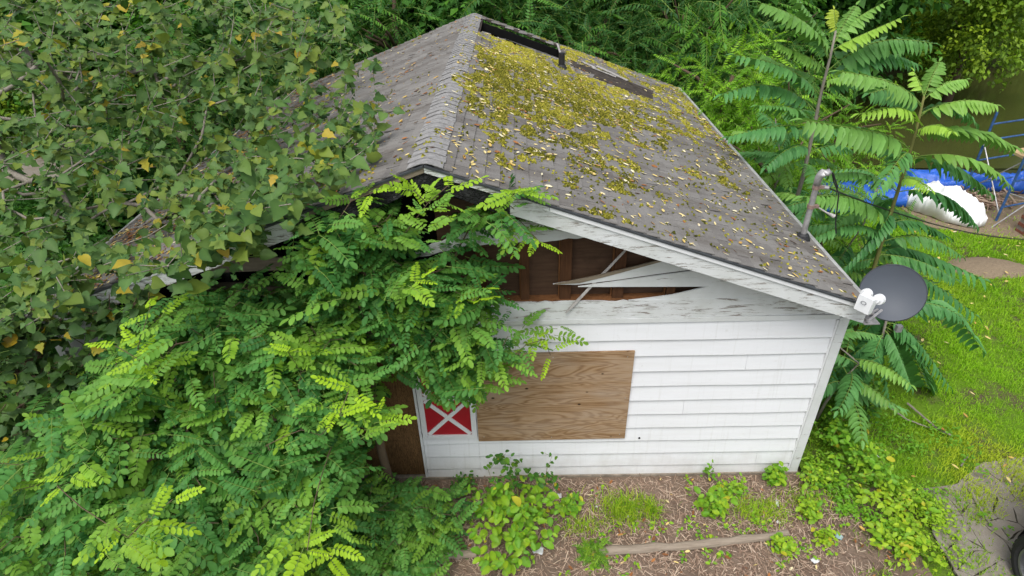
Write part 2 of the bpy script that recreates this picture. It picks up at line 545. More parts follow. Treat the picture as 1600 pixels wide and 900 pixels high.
def grid_sheet(name, x0, x1, y0, y1, n, m, z, mat, amp, seed, mask=None):
    X, Y = np.meshgrid(np.linspace(x0, x1, n), np.linspace(y0, y1, m), indexing='ij')
    Z = z + amp * (vnoise(X * .9 + 7, Y * .9 + 3, seed) - .5) * 2 + amp * .5 * (vnoise(X * 3, Y * 3, seed + 1) - .5)
    ex = np.minimum(np.minimum(X - x0, x1 - X), np.minimum(Y - y0, y1 - Y))
    Z = np.where(ex < .25, z + (Z - z) * np.clip(ex / .25, 0, 1), Z)
    V = np.stack([X, Y, Z], -1).reshape(-1, 3)
    i = np.arange(n * m).reshape(n, m)
    Q = np.stack([i[:-1, :-1], i[1:, :-1], i[1:, 1:], i[:-1, 1:]], -1).reshape(-1, 4)
    return tag(link(name, np_mesh(name, V, Q, mat)), kind='structure')


sheet('ground', [(-150, -60), (150, -60), (150, 200), (-150, 200)], -0.05, MT['floor'])
grid_sheet('mulch_bed', -4.6, 4.75, -3.2, -.02, 90, 34, .0, MT['mulch'], .012, 5)
grid_sheet('lawn', 4.0, 14.5, -4.0, 8.6, 80, 90, -.012, MT['lawn'], .022, 8)
sheet('creek', [(8.6, 9.2), (13, 8.9), (34, 9.5), (36, 19), (16, 18.5), (9.8, 15.5)], -0.02, MT['water'])
sheet('gravel_road', [(-13.0, -20), (-9.2, -20), (-9.6, 60), (-13.4, 60)], -0.03, MT['asphalt'])
b = MB()
b.flat([(8.9, 5.95), (10.6, 5.3), (12.8, 5.9), (13.2, 7.6), (10.5, 7.9), (8.8, 7.2)], -.03, .022)
tag(b.obj('bare_soil_patch', MT['soil']), kind='structure')
# bare tan mound on the lawn
rng = np.random.default_rng(3)
c0 = at(1540, 418, 2, 0)
X, Y = np.meshgrid(np.linspace(-1, 1, 26), np.linspace(-1, 1, 18), indexing='ij')
H = np.clip(1 - X ** 2 - Y ** 2, 0, 1) ** .8 * .13 + .015 * (vnoise(X * 6 + 3, Y * 6 + 3, 4) - .5)
V = np.stack([c0[0] + X * .75 + .1 * (vnoise(Y * 3 + 5, X * 3 + 5, 9) - .5), c0[1] + Y * .38, H - .02], -1).reshape(-1, 3)
i = np.arange(26 * 18).reshape(26, 18)
Q = np.stack([i[:-1, :-1], i[1:, :-1], i[1:, 1:], i[:-1, 1:]], -1).reshape(-1, 4)
tag(link('soil_mound', np_mesh('soil_mound', V, Q, MT['soil'])), kind='structure')

# cracked asphalt: slabs between cracks
def clip(poly, px, py, nx, ny):
    out = []
    for i in range(len(poly)):
        a, c = poly[i - 1], poly[i]
        da, dc = (a[0] - px) * nx + (a[1] - py) * ny, (c[0] - px) * nx + (c[1] - py) * ny
        if (da <= 0) != (dc <= 0):
            t = da / (da - dc); out.append((a[0] + t * (c[0] - a[0]), a[1] + t * (c[1] - a[1])))
        if dc <= 0: out.append(c)
    return out


def asphalt():
    b = MB()
    outline = [(4.9, -2.6), (7.6, -2.6), (7.4, -.2), (6.7, .15), (6.1, .05), (5.6, -.25), (5.2, -.3), (5.0, -.9)]
    b.flat(outline, -.03, .018)
    path = tag(b.obj('asphalt_path', MT['crack']), kind='structure')
    rng = np.random.default_rng(11)
    seeds = sample_poly(outline, 95, rng)
    for it in range(2):
        pass
    for i, s in enumerate(seeds):
        poly = list(outline)
        for j, q in enumerate(seeds):
            if j == i: continue
            d = q - s; L = np.hypot(*d)
            if L > 1.6: continue
            mid = s + d * .5 - d / L * (.0025 + .004 * rng.random()); poly = clip(poly, mid[0], mid[1], d[0] / L, d[1] / L)
            if len(poly) < 3: break
        if len(poly) < 3: continue
        # roughen edges
        P = []
        for k in range(len(poly)):
            a, c = np.array(poly[k]), np.array(poly[(k + 1) % len(poly)])
            n = max(1, int(np.hypot(*(c - a)) / .05))
            for t in range(n):
                p = a + (c - a) * t / n
                P.append(p + (rng.random(2) - .5) * .022 if t else p + (rng.random(2) - .5) * .01)
        m = MB(); dz = rng.random() * .008
        m.flat([tuple(p) for p in P], .0, .026 + dz)
        m.obj('asphalt_slab', MT['asphalt'], path)


asphalt()

# ------------------------------------------------------------------ house
ZA, XE, SL = 3.9936, 3.88, (3.9936 - 2.6179) / 3.7602
ANG = math.atan(SL); CA, SA = math.cos(ANG), math.sin(ANG)
Y0, Y1 = -0.30, 7.03
HOLE = (.17, 1.49, 5.58, 6.84)          # x0 x1 y0 y1 of the opening in the sheathing
house = empty('derelict_house', (0, 3.4, 0), 'small white clapboard house with mossy grey shingle roof and broken gable', 'house')
HO = np.array([0, 3.4, 0.])


def hp(b, name, mats, parent=None, smooth=False, label=None, kind=None, color=None):
    """mesh given in world coordinates -> part of the house"""
    b.V = [v - HO for v in b.V]
    o = b.obj(name, mats, parent or house, smooth, color=color)
    if label: o['label'] = label
    if kind: o['kind'] = kind
    return o


def slope_pt(s, y, h, side):
    """s down the slope from the ridge, h above the sheathing"""
    return np.stack([side * (s * CA + h * SA), y + 0 * s, ZA - .012 - s * SA + h * CA], -1)


def build_walls():
    def wall(name, lo, hi, mat='sheathing'):
        b = MB(); b.box(lo, hi); return hp(b, name, MT[mat])
    wall('front_wall', (-3.84, .012, .10), (3.84, .12, 2.21))
    wall('left_wall', (-3.86, .12, .10), (-3.74, 6.75, 2.42), 'siding_shade_grey')
    wall('right_wall', (3.74, .12, .10), (3.86, 6.75, 2.42), 'siding_shade_grey')
    wall('back_wall', (-3.86, 6.75, .10), (3.86, 6.85, 2.42), 'siding_shade_grey')
    b = MB(); b.prism([(-3.8, 2.42), (3.8, 2.42), (0, 3.85)], 6.75, 6.85); hp(b, 'back_gable', MT['siding_shade_grey'])
    b = MB(); b.prism([(-3.7, 2.25), (3.7, 2.25), (0, 3.83)], 6.70, 6.74); hp(b, 'attic_dark_sheet', MT['soot_dark'])  # added black sheet, darkens what shows through the roof opening
    b = MB(); b.box((-3.74, .13, 2.16), (3.74, 6.74, 2.20)); hp(b, 'attic_floor', MT['soot_dark'])
    b = MB()
    b.box((-3.9, -.045, -.06), (3.93, .06, .03)); b.box((3.84, .06, -.06), (3.93, 6.8, .10)); b.box((-3.93, .06, -.06), (-3.84, 6.8, .10))
    hp(b, 'foundation', MT['concrete'])
    rng = np.random.default_rng(21)
    # siding courses
    for k in range(11):
        zt = 2.205 - .203 * k
        zb = max(zt - .203, .032)
        if zb > 2.2: continue
        segs = [(-.385, 3.815)]
        if k in (8, 9, 10): segs = [(-.385, .232), (.2345, 3.815)]
        if k == 2: segs = [(-.385, 3.02), (3.0225, 3.815)]
        if k == 5: segs = [(-.385, 2.46), (2.4625, 3.815)]
        if k == 9: segs = [(-.385, .232), (.2345, 3.40), (3.4025, 3.815)]
        if k >= 1: segs = [(-3.84, -1.36)] + segs
        else: segs = [(-3.84, -.388)] + segs
        for (xa, xb) in segs:
            n = max(2, int((xb - xa) / .12))
            xs = np.linspace(xa, xb, n + 1)
            jit = .0035 * (vnoise(xs * 1.7 + k * 3.1, xs * 0 + k, 31) - .5)
            sag = -.010 * np.clip((.6 - xs) / 1.0, 0, 1) * (k > 6) if xa > -.5 else 0 * xs
            bow = .008 * (vnoise(xs * 2.3 + k * 1.7, xs * 0 + k + .5, 32) - .3) * (1 + 1.6 * ((xs < .25) & (xa > -.5) & (k > 6)))
            V = []
            for x, j, s_, w in zip(xs, jit, sag, bow):
                zl = zb + j + s_
                V += [(x, -.002, zt + s_ - .002), (x, -.026 - w, zl), (x, -.023 - w, zl - .007), (x, .010, zl + .004)]
            F = []
            for q in range(n):
                a, c = q * 4, q * 4 + 4
                F += [(a, a + 1, c + 1, c), (a + 1, a + 2, c + 2, c + 1), (a + 2, a + 3, c + 3, c + 2)]
            F += [(0, 3, 2, 1), (n * 4, n * 4 + 1, n * 4 + 2, n * 4 + 3)]
            b = MB(); b.add(V, F)
            hp(b, 'siding_board', MT['siding'] if xa > -1 else MT['siding_shade_grey'])  # left run is the same siding, its shade painted as grey
    # small holes and a scuff in the siding
    b = MB(); b.tube([(2.03, -.03, .62), (2.03, -.01, .62)], .012, 8); hp(b, 'nail_hole', MT['soot_dark'])
    # corner board, left end trim
    b = MB(); b.box((3.818, -.032, .02), (3.912, .02, 2.24)); hp(b, 'corner_board', MT['peeling_light'])
    b = MB(); b.box((3.796, -.030, .03), (3.815, -.004, 2.205)); hp(b, 'end_channel', MT['white_plastic'])
    b = MB(); b.box((3.862, .02, .02), (3.912, .11, 2.36)); hp(b, 'corner_return', MT['peeling_light'])
    b = MB(); b.box((-.415, -.034, .03), (-.388, .01, 2.2)); hp(b, 'end_channel', MT['white_plastic'])
    b = MB(); b.box((-3.92, -.03, .03), (-3.845, .1, 2.3)); hp(b, 'corner_board', MT['peeling_light'])
    # plywood over the doorway
    b = MB(); b.box((-1.02, -.012, .06), (-.418, .011, 2.04)); hp(b, 'door_board', MT['door_board'], label='brown grained plywood sheet covering the doorway')
    b = MB(); b.box((-1.355, -.006, .06), (-1.022, .011, 2.04)); hp(b, 'door_board', MT['door_board'])
    # plywood over the window
    b = MB(); rgt = [(.238, .630), (1.862, .640), (1.868, 1.878), (.246, 1.868)]
    b.prism(rgt, -.046, -.026)
    wb = hp(b, 'window_board', MT['plywood'], label='weathered knotty plywood sheet nailed over the window')
    for sx, sz in ((.30, .7), (1.05, .68), (1.8, .71), (.31, 1.8), (1.05, 1.82), (1.8, 1.81), (1.82, 1.25)):
        b = MB(); b.tube([(sx, -.049, sz), (sx, -.04, sz)], .006, 6); hp(b, 'screw', MT['galv'], wb)
    # red shutter with white crossed rails, two panels
    x0, x1, zb, zt = -.375, .226, .69, 1.90
    b = MB(); b.box((x0 + .02, -.040, zb + .02), (x1 - .02, -.026, zt - .02))
    sh = hp(b, 'shutter', MT['red'], label='red shutter with ribbed white frame and crossed white rails')
    zm = .5 * (zb + zt)
    def ribbed(xa, xb, za, zb_, vert, y=-.062):
        b = MB(); b.box((xa, -.056, za), (xb, -.0405, zb_))
        n = 3
        if vert:
            w = (xb - xa) / n
            for q in range(n): b.box((xa + q * w + w * .2, y, za + .002), (xa + q * w + w * .8, -.0562, zb_ - .002))
        else:
            w = .0165; n = int((xb - xa) / w)
            for q in range(n): b.box((xa + q * w + .004, y, za + .003), (xa + q * w + .012, -.0562, zb_ - .003))
        return b
    for xa, xb in ((x0, x0 + .055), (x1 - .055, x1)):
        hp(ribbed(xa, xb, zb, zt, True), 'stile', MT['white_plastic'], sh)
    for za in (zb, zm - .025, zt - .05):
        hp(ribbed(x0 + .0555, x1 - .0555, za, za + .05, False), 'rail', MT['white_plastic'], sh)
    for za, zc in ((zb + .05, zm - .025), (zm + .025, zt - .05)):
        for sgn, yy in ((1, -.056), (-1, -.0525)):
            xa, xb = x0 + .056, x1 - .056
            d = np.array([xb - xa, (zc - za)]); L = np.hypot(*d); d /= L
            if sgn < 0: d = np.array([d[0], -d[1]])
            nrm = np.array([-d[1], d[0]]) * .022
            cen = np.array([.5 * (xa + xb), .5 * (za + zc)])
            p = [cen - d * L * .47 - nrm, cen + d * L * .47 - nrm, cen + d * L * .47 + nrm, cen - d * L * .47 + nrm]
            b = MB(); b.prism([tuple(q) for q in p], yy, -.0405); hp(b, 'cross_rail', MT['white_plastic'], sh)


def build_gable():
    zr = lambda x: ZA - .10 - SL * abs(x)
    # black panel stands in for the unlit attic, brown sheathing panels between studs
    b = MB(); b.prism([(-3.6, 2.24), (-.02, 2.24), (-.02, zr(0) - .02), (-3.6, 2.5)], .34, .36); hp(b, 'attic_dark_panel', MT['soot_dark'])
    edges = [-.02, .38, .78, 1.16, 1.66, 2.16, 2.66, 3.3]
    for a, c in zip(edges[:-1], edges[1:]):
        b = MB(); b.prism([(a + .003, 2.24), (c - .003, 2.24), (c - .003, zr(c)), (a + .003, zr(a))], .115, .13)
        hp(b, 'sheathing_panel', MT['sheathing'])
    for x in edges[1:-1]:
        w = .052 if x in (1.16, 1.66) else .04
        b = MB(); b.prism([(x - w, 2.24), (x + w, 2.24), (x + w, zr(x + w)), (x - w, zr(x - w))], .030, .114)
        st = hp(b, 'stud', MT['stud'])
        b = MB(); b.prism([(x - w - .012, 2.25), (x - w - .001, 2.25), (x - w - .001, zr(x) - .02), (x - w - .012, zr(x) - .02)], .07, .113)
        hp(b, 'split_edge', MT['stud_edge'], st)
    b = MB(); b.box((-.3, .012, 2.446), (3.2, .112, 2.474)); hp(b, 'gable_plate', MT['stud_edge'])
    for x in (-3.1, -2.6, -2.1, -1.6, -1.1, -.6):
        b = MB(); b.prism([(x - .04, 2.24), (x + .04, 2.24), (x + .04, zr(x) - .02), (x - .04, zr(x) - .02)], .22, .31); hp(b, 'stud', MT['char'])
    # painted boards of the gable: lower frieze, thin strip, right upper boards
    def board(poly, y0, mat, name='gable_board', n=1, label=None, t=.016):
        b = MB(); b.prism(poly, y0, y0 + t); return hp(b, name, MT[mat], label=label)
    rng = np.random.default_rng(8)
    xs = np.linspace(-.38, 3.60, 60)
    top = [(x, 2.478 + .009 * (rng.random() - .5) - (.014 if rng.random() < .16 else 0)) for x in xs]
    board([(-.38, 2.272), (3.835, 2.272), (3.60, 2.36)] + top[::-1][:0] + [(3.50, 2.44), (3.38, 2.478)] + [p for p in top[::-1] if p[0] < 3.36], -.016, 'peeling_white', label='long peeling white frieze board under the gable opening')
    board([(-.38, 2.215), (3.815, 2.215), (3.815, 2.268), (-.38, 2.268)], -.024, 'peeling_light')
    board([(-3.84, 2.215), (-.39, 2.215), (-.39, 2.46), (-3.3, 2.46)], -.015, 'peeling_heavy')
    # broken boards at the right of the opening
    w = lambda pts: [(at(u, v, 1, -.01)[0], at(u, v, 1, -.01)[2]) for u, v in pts]
    def jag(pts, amp, seed):
        rng = np.random.default_rng(seed); out = []
        for i in range(len(pts)):
            a, c = np.array(pts[i]), np.array(pts[(i + 1) % len(pts)])
            n = max(1, int(np.hypot(*(c - a)) / .07))
            for t in range(n):
                p = a + (c - a) * t / n
                out.append(tuple(p + (rng.random(2) - .5) * amp) if t else tuple(p))
        return out
    board(w([(1250, 469.5), (982, 469.5), (1012, 466), (1050, 461), (1080, 454), (1104, 448), (1135, 445), (1180, 443), (1222, 455)][::1][::-1])[::-1], -.012, 'peeling_light', 'broken_board')
    board(w([(903, 447), (1100, 446.5), (1177, 444), (1160, 427), (1118, 417), (1028, 429), (963, 438.5)]), -.026, 'peeling_light', 'broken_board', label='splintered white clapboard with a long pointed end')
    board(w([(864, 443.5), (900, 444), (935, 440), (960, 437), (1025, 427.5), (1118, 415.5), (1095, 402), (1047, 399), (1020, 411), (982, 420.5), (950, 428.5), (935, 431)]), -.020, 'peeling_light', 'broken_board')
    board(w([(866, 443), (905, 441), (950, 430), (985, 420.5), (1020, 411), (1052, 402), (1050, 399.5), (1018, 408), (982, 417.5), (935, 429)]), -.028, 'old_timber', 'splinter')
    # upper sagging board and soot blackened apex boards
    board(jag(w([(640, 404), (684, 394), (724, 384), (790, 380), (860, 376), (930, 368.5), (950, 366), (905, 342), (860, 341), (800, 345), (742, 357), (700, 372), (650, 392)]), .022, 4), -.020, 'peeling_white', 'gable_board', label='sagging peeling white board across the top of the gable')
    board(w([(735, 352), (800, 341), (870, 342), (800, 312), (762, 300)]), .005, 'old_timber')
    board([(.05, 3.60), (.62, 3.44), (.62, 3.66), (.0, 3.83), (-.0, 3.64)], -.004, 'char', 'charred_board')
    board([(-.62, 3.44), (-.05, 3.66), (-.003, 3.68), (-.003, 3.83), (-.62, 3.66)], -.004, 'char', 'charred_board')
    board([(-2.2, 2.86), (-.7, 2.90), (-.7, 3.0), (-2.0, 3.02)], -.004, 'old_timber', 'gable_board')
    b = MB(); b.box((-2.35, .05, 2.60), (-.9, .16, 2.66)); hp(b, 'attic_beam', MT['old_timber'])


def build_roof():
    # sheathing in pieces around the opening
    roof = MB()
    hx0, hx1, hy0, hy1 = HOLE
    def deck(xa, xb, ya, yb):
        sg = 1 if xb > 0 else -1
        xa_, xb_ = abs(xa), abs(xb)
        if xa_ > xb_: xa_, xb_ = xb_, xa_
        V = []
        for y in (ya, yb):
            for x in (xa_, xb_):
                z = ZA - .012 - SL * x
                V += [(sg * x, y, z), (sg * x, y, z - .024)]
        roof.add(V, [(0, 2, 6, 4), (1, 5, 7, 3), (0, 1, 3, 2), (4, 6, 7, 5), (0, 4, 5, 1), (2, 3, 7, 6)])
    deck(0, XE - .01, Y0 + .01, hy0); deck(0, XE - .01, hy1, Y1 - .01)
    deck(0.0, hx0, hy0, hy1); deck(hx1, XE - .01, hy0, hy1)
    deck(0, -XE + .01, Y0 + .01, Y1 - .01)
    rf = hp(roof, 'roof', MT['felt'])
    # shingle tabs
    rng = np.random.default_rng(17)
    TW, EX, TH = .305, .1285, .010
    tabs = []
    nrow = int(4.12 / EX)
    for side in (1, -1):
        for r in range(nrow):
            s1 = .10 + EX * (r + 1); s0 = s1 - EX - .02
            if s1 * CA > XE: continue
            off = (r % 2) * TW / 2 + rng.normal() * .012 + (r % 3) * .03
            y = Y0 - TW + (off % TW)
            while y < Y1:
                ya, yb = max(y, Y0), min(y + TW - .009, Y1)
                y += TW
                if yb - ya < .03: continue
                xm, ym = .5 * (s0 + s1) * CA, .5 * (ya + yb)
                if side > 0 and hx0 - .03 < xm < hx1 + .03 and hy0 - .03 < ym < hy1 - .03: continue
                tabs.append((side, s0, s1, ya, yb))
    def tab_geo(t, rg):
        side, s0, s1, ya, yb = t
        j = rg.normal(size=6)
        s1a, s1b = s1 + j[0] * .0035, s1 + j[1] * .0035
        h1a, h1b = .0165 + abs(j[2]) * .0025, .0165 + abs(j[3]) * .0025
        if rg.random() < .03: h1a += .012
        top = [slope_pt(np.array(s0), ya, .0035, side), slope_pt(np.array(s0), yb, .0035, side), slope_pt(np.array(s1b), yb - abs(j[4]) * .001, h1b, side), slope_pt(np.array(s1a), ya, h1a, side)]
        bot = [slope_pt(np.array(s0), ya, .001, side), slope_pt(np.array(s0), yb, .001, side), slope_pt(np.array(s1b), yb, h1b - TH, side), slope_pt(np.array(s1a), ya, h1a - TH, side)]
        V = np.array(top + bot)
        F = [(0, 1, 2, 3), (3, 2, 6, 7), (1, 5, 6, 2), (0, 3, 7, 4)]
        if side > 0: F = [f[::-1] for f in F]
        return V, F
    cen = np.array([slope_pt(np.array(.5 * (t[1] + t[2])), .5 * (t[3] + t[4]), .01, t[0]) for t in tabs])
    uv = pr(cen); dist = np.linalg.norm(cen - CAM, axis=1)
    dist = dist + 30 * ((uv[:, 0] < 560) | (uv[:, 0] > 1420))
    near = set(np.argsort(dist)[:300].tolist())
    rest = MB()
    for i, t in enumerate(tabs):
        V, F = tab_geo(t, rng)
        if i in near:
            b = MB(); b.add(V, F); hp(b, 'shingle', MT['shingle'], rf)
        else:
            rest.add(V, F, tint=rng.random())
    hp(rest, 'shingle_field', MT['shingle'], rf, kind='stuff')
    # ridge cap pieces
    y = Y0 - .004; k = 0
    while y < Y1 - .05:
        w = .148 + rng.normal() * .004; dx = rng.normal() * .004
        L = .165
        b = MB(); V = []
        for yy, h in ((y, .021 + rng.random() * .004), (min(y + L, Y1), .013)):
            for s_ in (-w, -w * .35, -.02, .02, w * .35, w):
                p = slope_pt(np.array(abs(s_)), yy, h, 1 if s_ >= 0 else -1)
                if abs(s_) == .02: p = np.array([p[0] * .8, yy, p[2] - .002])
                V.append((p[0] + dx, yy, p[2]))
        n = 6
        V2 = [(x, y_, z - .006) for x, y_, z in V[:n]]
        V = V + V2
        F = [(q, q + 1, n + q + 1, n + q) for q in range(n - 1)] + [(2 * n + q, 2 * n + q + 1, q + 1, q) for q in range(n - 1)]
        b.add(V, F); hp(b, 'ridge_cap', MT['ridge'], rf)
        y += .1285; k += 1
    # starter edge strips over the eaves and drip edges
    for side in (1, -1):
        e = XE / CA
        b = MB()
        P = [slope_pt(np.array(e - .05), Y0, .017, side), slope_pt(np.array(e + .015), Y0, .017, side), slope_pt(np.array(e + .015), Y1, .017, side), slope_pt(np.array(e - .05), Y1, .017, side)]
        Q = [p + (0, 0, -.012) for p in P]; Q[1] = Q[1] + (0, 0, -.02); Q[2] = Q[2] + (0, 0, -.02)
        b.add(P + Q, [(0, 3, 2, 1), (4, 5, 6, 7), (0, 1, 5, 4), (1, 2, 6, 5), (2, 3, 7, 6), (3, 0, 4, 7)]); hp(b, 'drip_edge', MT['drip'])
        # eave fascia and soffit
        b = MB(); xf = side * (XE - .02); za = ZA - SL * XE
        b.box((min(xf, xf - side * .025), Y0 + .03, za - .19), (max(xf, xf - side * .025), Y1 - .03, za - .03)); hp(b, 'eave_fascia', MT['peeling_white'])
        b = MB(); b.box((min(side * 3.80, side * 3.853), -.26, za - .17), (max(side * 3.80, side * 3.853), Y1 - .05, za - .15)); hp(b, 'soffit', MT['peeling_light'])
    # rake boards: crown strip, fascia, charred pieces near the apex
    def rake(xa, xb, d0, d1, y0, y1, mat, name, side, seed=0, rough=0.0, label=None):
        rg = np.random.default_rng(seed); xs = np.linspace(xa, xb, max(2, int(abs(xb - xa) / .12) + 1))
        V = []
        for x in xs:
            zt = ZA - SL * x - d0; zb = ZA - SL * x - d1 + (rg.random() - .5) * rough
            V += [(side * x, y0, zt), (side * x, y1, zt), (side * x, y1, zb), (side * x, y0, zb)]
        n = len(xs); F = []
        for q in range(n - 1):
            a, c = q * 4, q * 4 + 4
            for e in range(4): F.append((a + e, a + (e + 1) % 4, c + (e + 1) % 4, c + e))
        F += [(3, 2, 1, 0), ((n - 1) * 4, (n - 1) * 4 + 1, (n - 1) * 4 + 2, (n - 1) * 4 + 3)]
        if side < 0: F = [f[::-1] for f in F]
        b = MB(); b.add(V, F); return hp(b, name, MT[mat], label=label)
    for side in (1, -1):
        lim = 3.86
        rake(0.002, .98 if side > 0 else 1.0, .030, .072, Y0 - .012, Y0 + .02, 'old_timber' if side < 0 else 'peeling_heavy', 'crown_strip', side, 3)
        rake(.984 if side > 0 else 1.004, lim, .030, .068, Y0 - .014, Y0 + .02, 'white_plastic' if side > 0 else 'peeling_white', 'crown_strip', side, 4)
        rake(.0, .66 if side > 0 else 1.15, .073, .21, Y0 + .004, Y0 + .026, 'char', 'charred_board', side, 5, .05)
        if side > 0: rake(.662, lim, .069, .212, Y0, Y0 + .022, 'peeling_white', 'fascia_board', side, 6, .004, label='long white fascia board with flaking paint, under the mossier slope')
        else: rake(1.152, lim, .069, .205, Y0, Y0 + .022, 'peeling_heavy', 'fascia_board', side, 7, .012)
        rake(.1, lim - .1, .040, .058, Y0 + .027, .0, 'char' if side < 0 else 'old_timber', 'rake_soffit', side, 8)
        rake(0.004, 3.88, .0105, .0285, Y0 - .022, Y0 + .03, 'dark_metal', 'rake_edge', side, 9)
    # rafters seen in the opening
    for yy in (6.62,):
        b = MB(); V = []
        for x in (.03, 3.6):
            z = ZA - .04 - SL * x
            V += [(x, yy - .02, z), (x, yy + .02, z), (x, yy + .02, z - .13), (x, yy - .02, z - .13)]
        b.add(V, [(0, 1, 5, 4), (1, 2, 6, 5), (2, 3, 7, 6), (3, 0, 4, 7), (0, 3, 2, 1), (4, 5, 6, 7)]); hp(b, 'rafter', MT['soot_dark'])
    def slat(x0, y0, x1, y1, w, h, mat, name):
        b = MB(); d = np.array([x1 - x0, y1 - y0]); d /= np.hypot(*d); n = np.array([-d[1], d[0]]) * w / 2
        V = []
        for hh in (h, h + .012):
            for (x, y) in ((x0, y0), (x1, y1)):
                for sg in (-1, 1):
                    px_, py_ = x + sg * n[0], y + sg * n[1]
                    V.append(slope_pt(np.array(px_ / CA), py_, hh, 1))
        b.add(V, [(0, 1, 3, 2), (4, 6, 7, 5), (0, 2, 6, 4), (1, 5, 7, 3), (0, 4, 5, 1), (2, 3, 7, 6)]); return hp(b, name, MT[mat])
    slat(.19, 5.66, 1.47, 5.62, .03, -.05, 'lath', 'sheathing_lath')
    slat(.19, 5.86, .85, 5.80, .028, -.06, 'lath', 'sheathing_lath')
    slat(1.12, 5.68, 1.47, 5.80, .03, -.03, 'lath', 'sheathing_lath')
    slat(1.50, 5.56, 1.49, 6.88, .03, .018, 'lath', 'torn_edge')
    # bare felt where shingles slid off, loose pieces beside it
    slat(1.64, 5.62, 2.25, 5.58, .42, .012, 'felt', 'slipped_shingle_sheet'); slat(2.05, 5.52, 2.98, 5.30, .80, .014, 'felt', 'slipped_shingle_sheet')
    slat(2.12, 6.02, 2.62, 5.74, .085, .036, 'lath', 'loose_lath'); slat(1.85, 6.00, 2.08, 5.86, .06, .030, 'lath', 'loose_lath'); slat(2.0, 5.72, 2.4, 5.66, .04, .040, 'lath', 'loose_lath')
    # vent pipe
    x, y = 1.45, 5.02; z = ZA - SL * x
    b = MB(); b.tube([(x, y, z - .02), (x, y, z + .22), (x, y, z + .222), (x, y, z + .2)], [.048, .048, .04, .038], 14); vp = hp(b, 'vent_pipe', MT['black'], smooth=False)
    b = MB(); b.tube([(x, y, z - .03), (x, y, z + .05)], [.10, .06], 14); hp(b, 'vent_collar', MT['black'], vp)


build_walls(); build_gable(); build_roof()

# ------------------------------------------------------------------ moss and leaves on the roof
def roof_xy(pts):
    """points of the photograph's outline -> (x, y) on the mossier slope"""
    out = []
    for u, v in pts:
        d = ray(u, v); t = (ZA - SL * CAM[0] - CAM[2]) / (d[2] + SL * d[0]); p = CAM + t * d; out.append((p[0], p[1]))
    return out


MOSS_CORE = roof_xy([(754, 62), (738, 92), (722, 130), (716, 150), (745, 158), (790, 160), (850, 185), (900, 205), (960, 195), (1010, 165), (985, 150), (935, 120), (880, 112), (866, 96), (800, 66)])
MOSS_MID = roof_xy([(750, 40), (716, 130), (702, 178), (760, 185), (800, 225), (860, 268), (915, 262), (960, 240), (1060, 225), (1110, 195), (1052, 142), (960, 95), (870, 62)])
MOSS_LOW = roof_xy([(700, 190), (720, 245), (860, 320), (1000, 330), (1130, 300), (1180, 260), (1052, 140), (745, 30)])


def moss_density(x, y):
    """cover of moss on the mossier slope, 0..1"""
    jx = .55 * (vnoise(x * 2.1 + 5, y * 2.1, 45) - .5) + .25 * (vnoise(x * 6 + 5, y * 6, 46) - .5)
    jy = .9 * (vnoise(x * 2.1 + 31, y * 2.1 + 9, 49) - .5) + .4 * (vnoise(x * 6 + 8, y * 6 + 3, 50) - .5)
    P = np.stack([x + jx, y + jy], -1)
    fine = sstep(.30, .62, vnoise(x * 9, y * 6.5, 42))
    mid = sstep(.42, .68, vnoise(x * 7, y * 5 + 9, 43))
    low = sstep(.66, .82, vnoise(x * 5, y * 4 + 3, 44))
    d = .015 + .30 * low * inpoly(P, MOSS_LOW)
    d = np.maximum(d, .52 * mid * inpoly(P, MOSS_MID))
    d = np.maximum(d, (.30 + .70 * fine) * inpoly(P, MOSS_CORE))
    edge = .45 * sstep(3.45, 3.75, x) * sstep(2.8, 5, y) * sstep(.4, .6, vnoise(x * 6, y * 4, 41))
    return np.clip(np.maximum(d, edge), 0, 1)


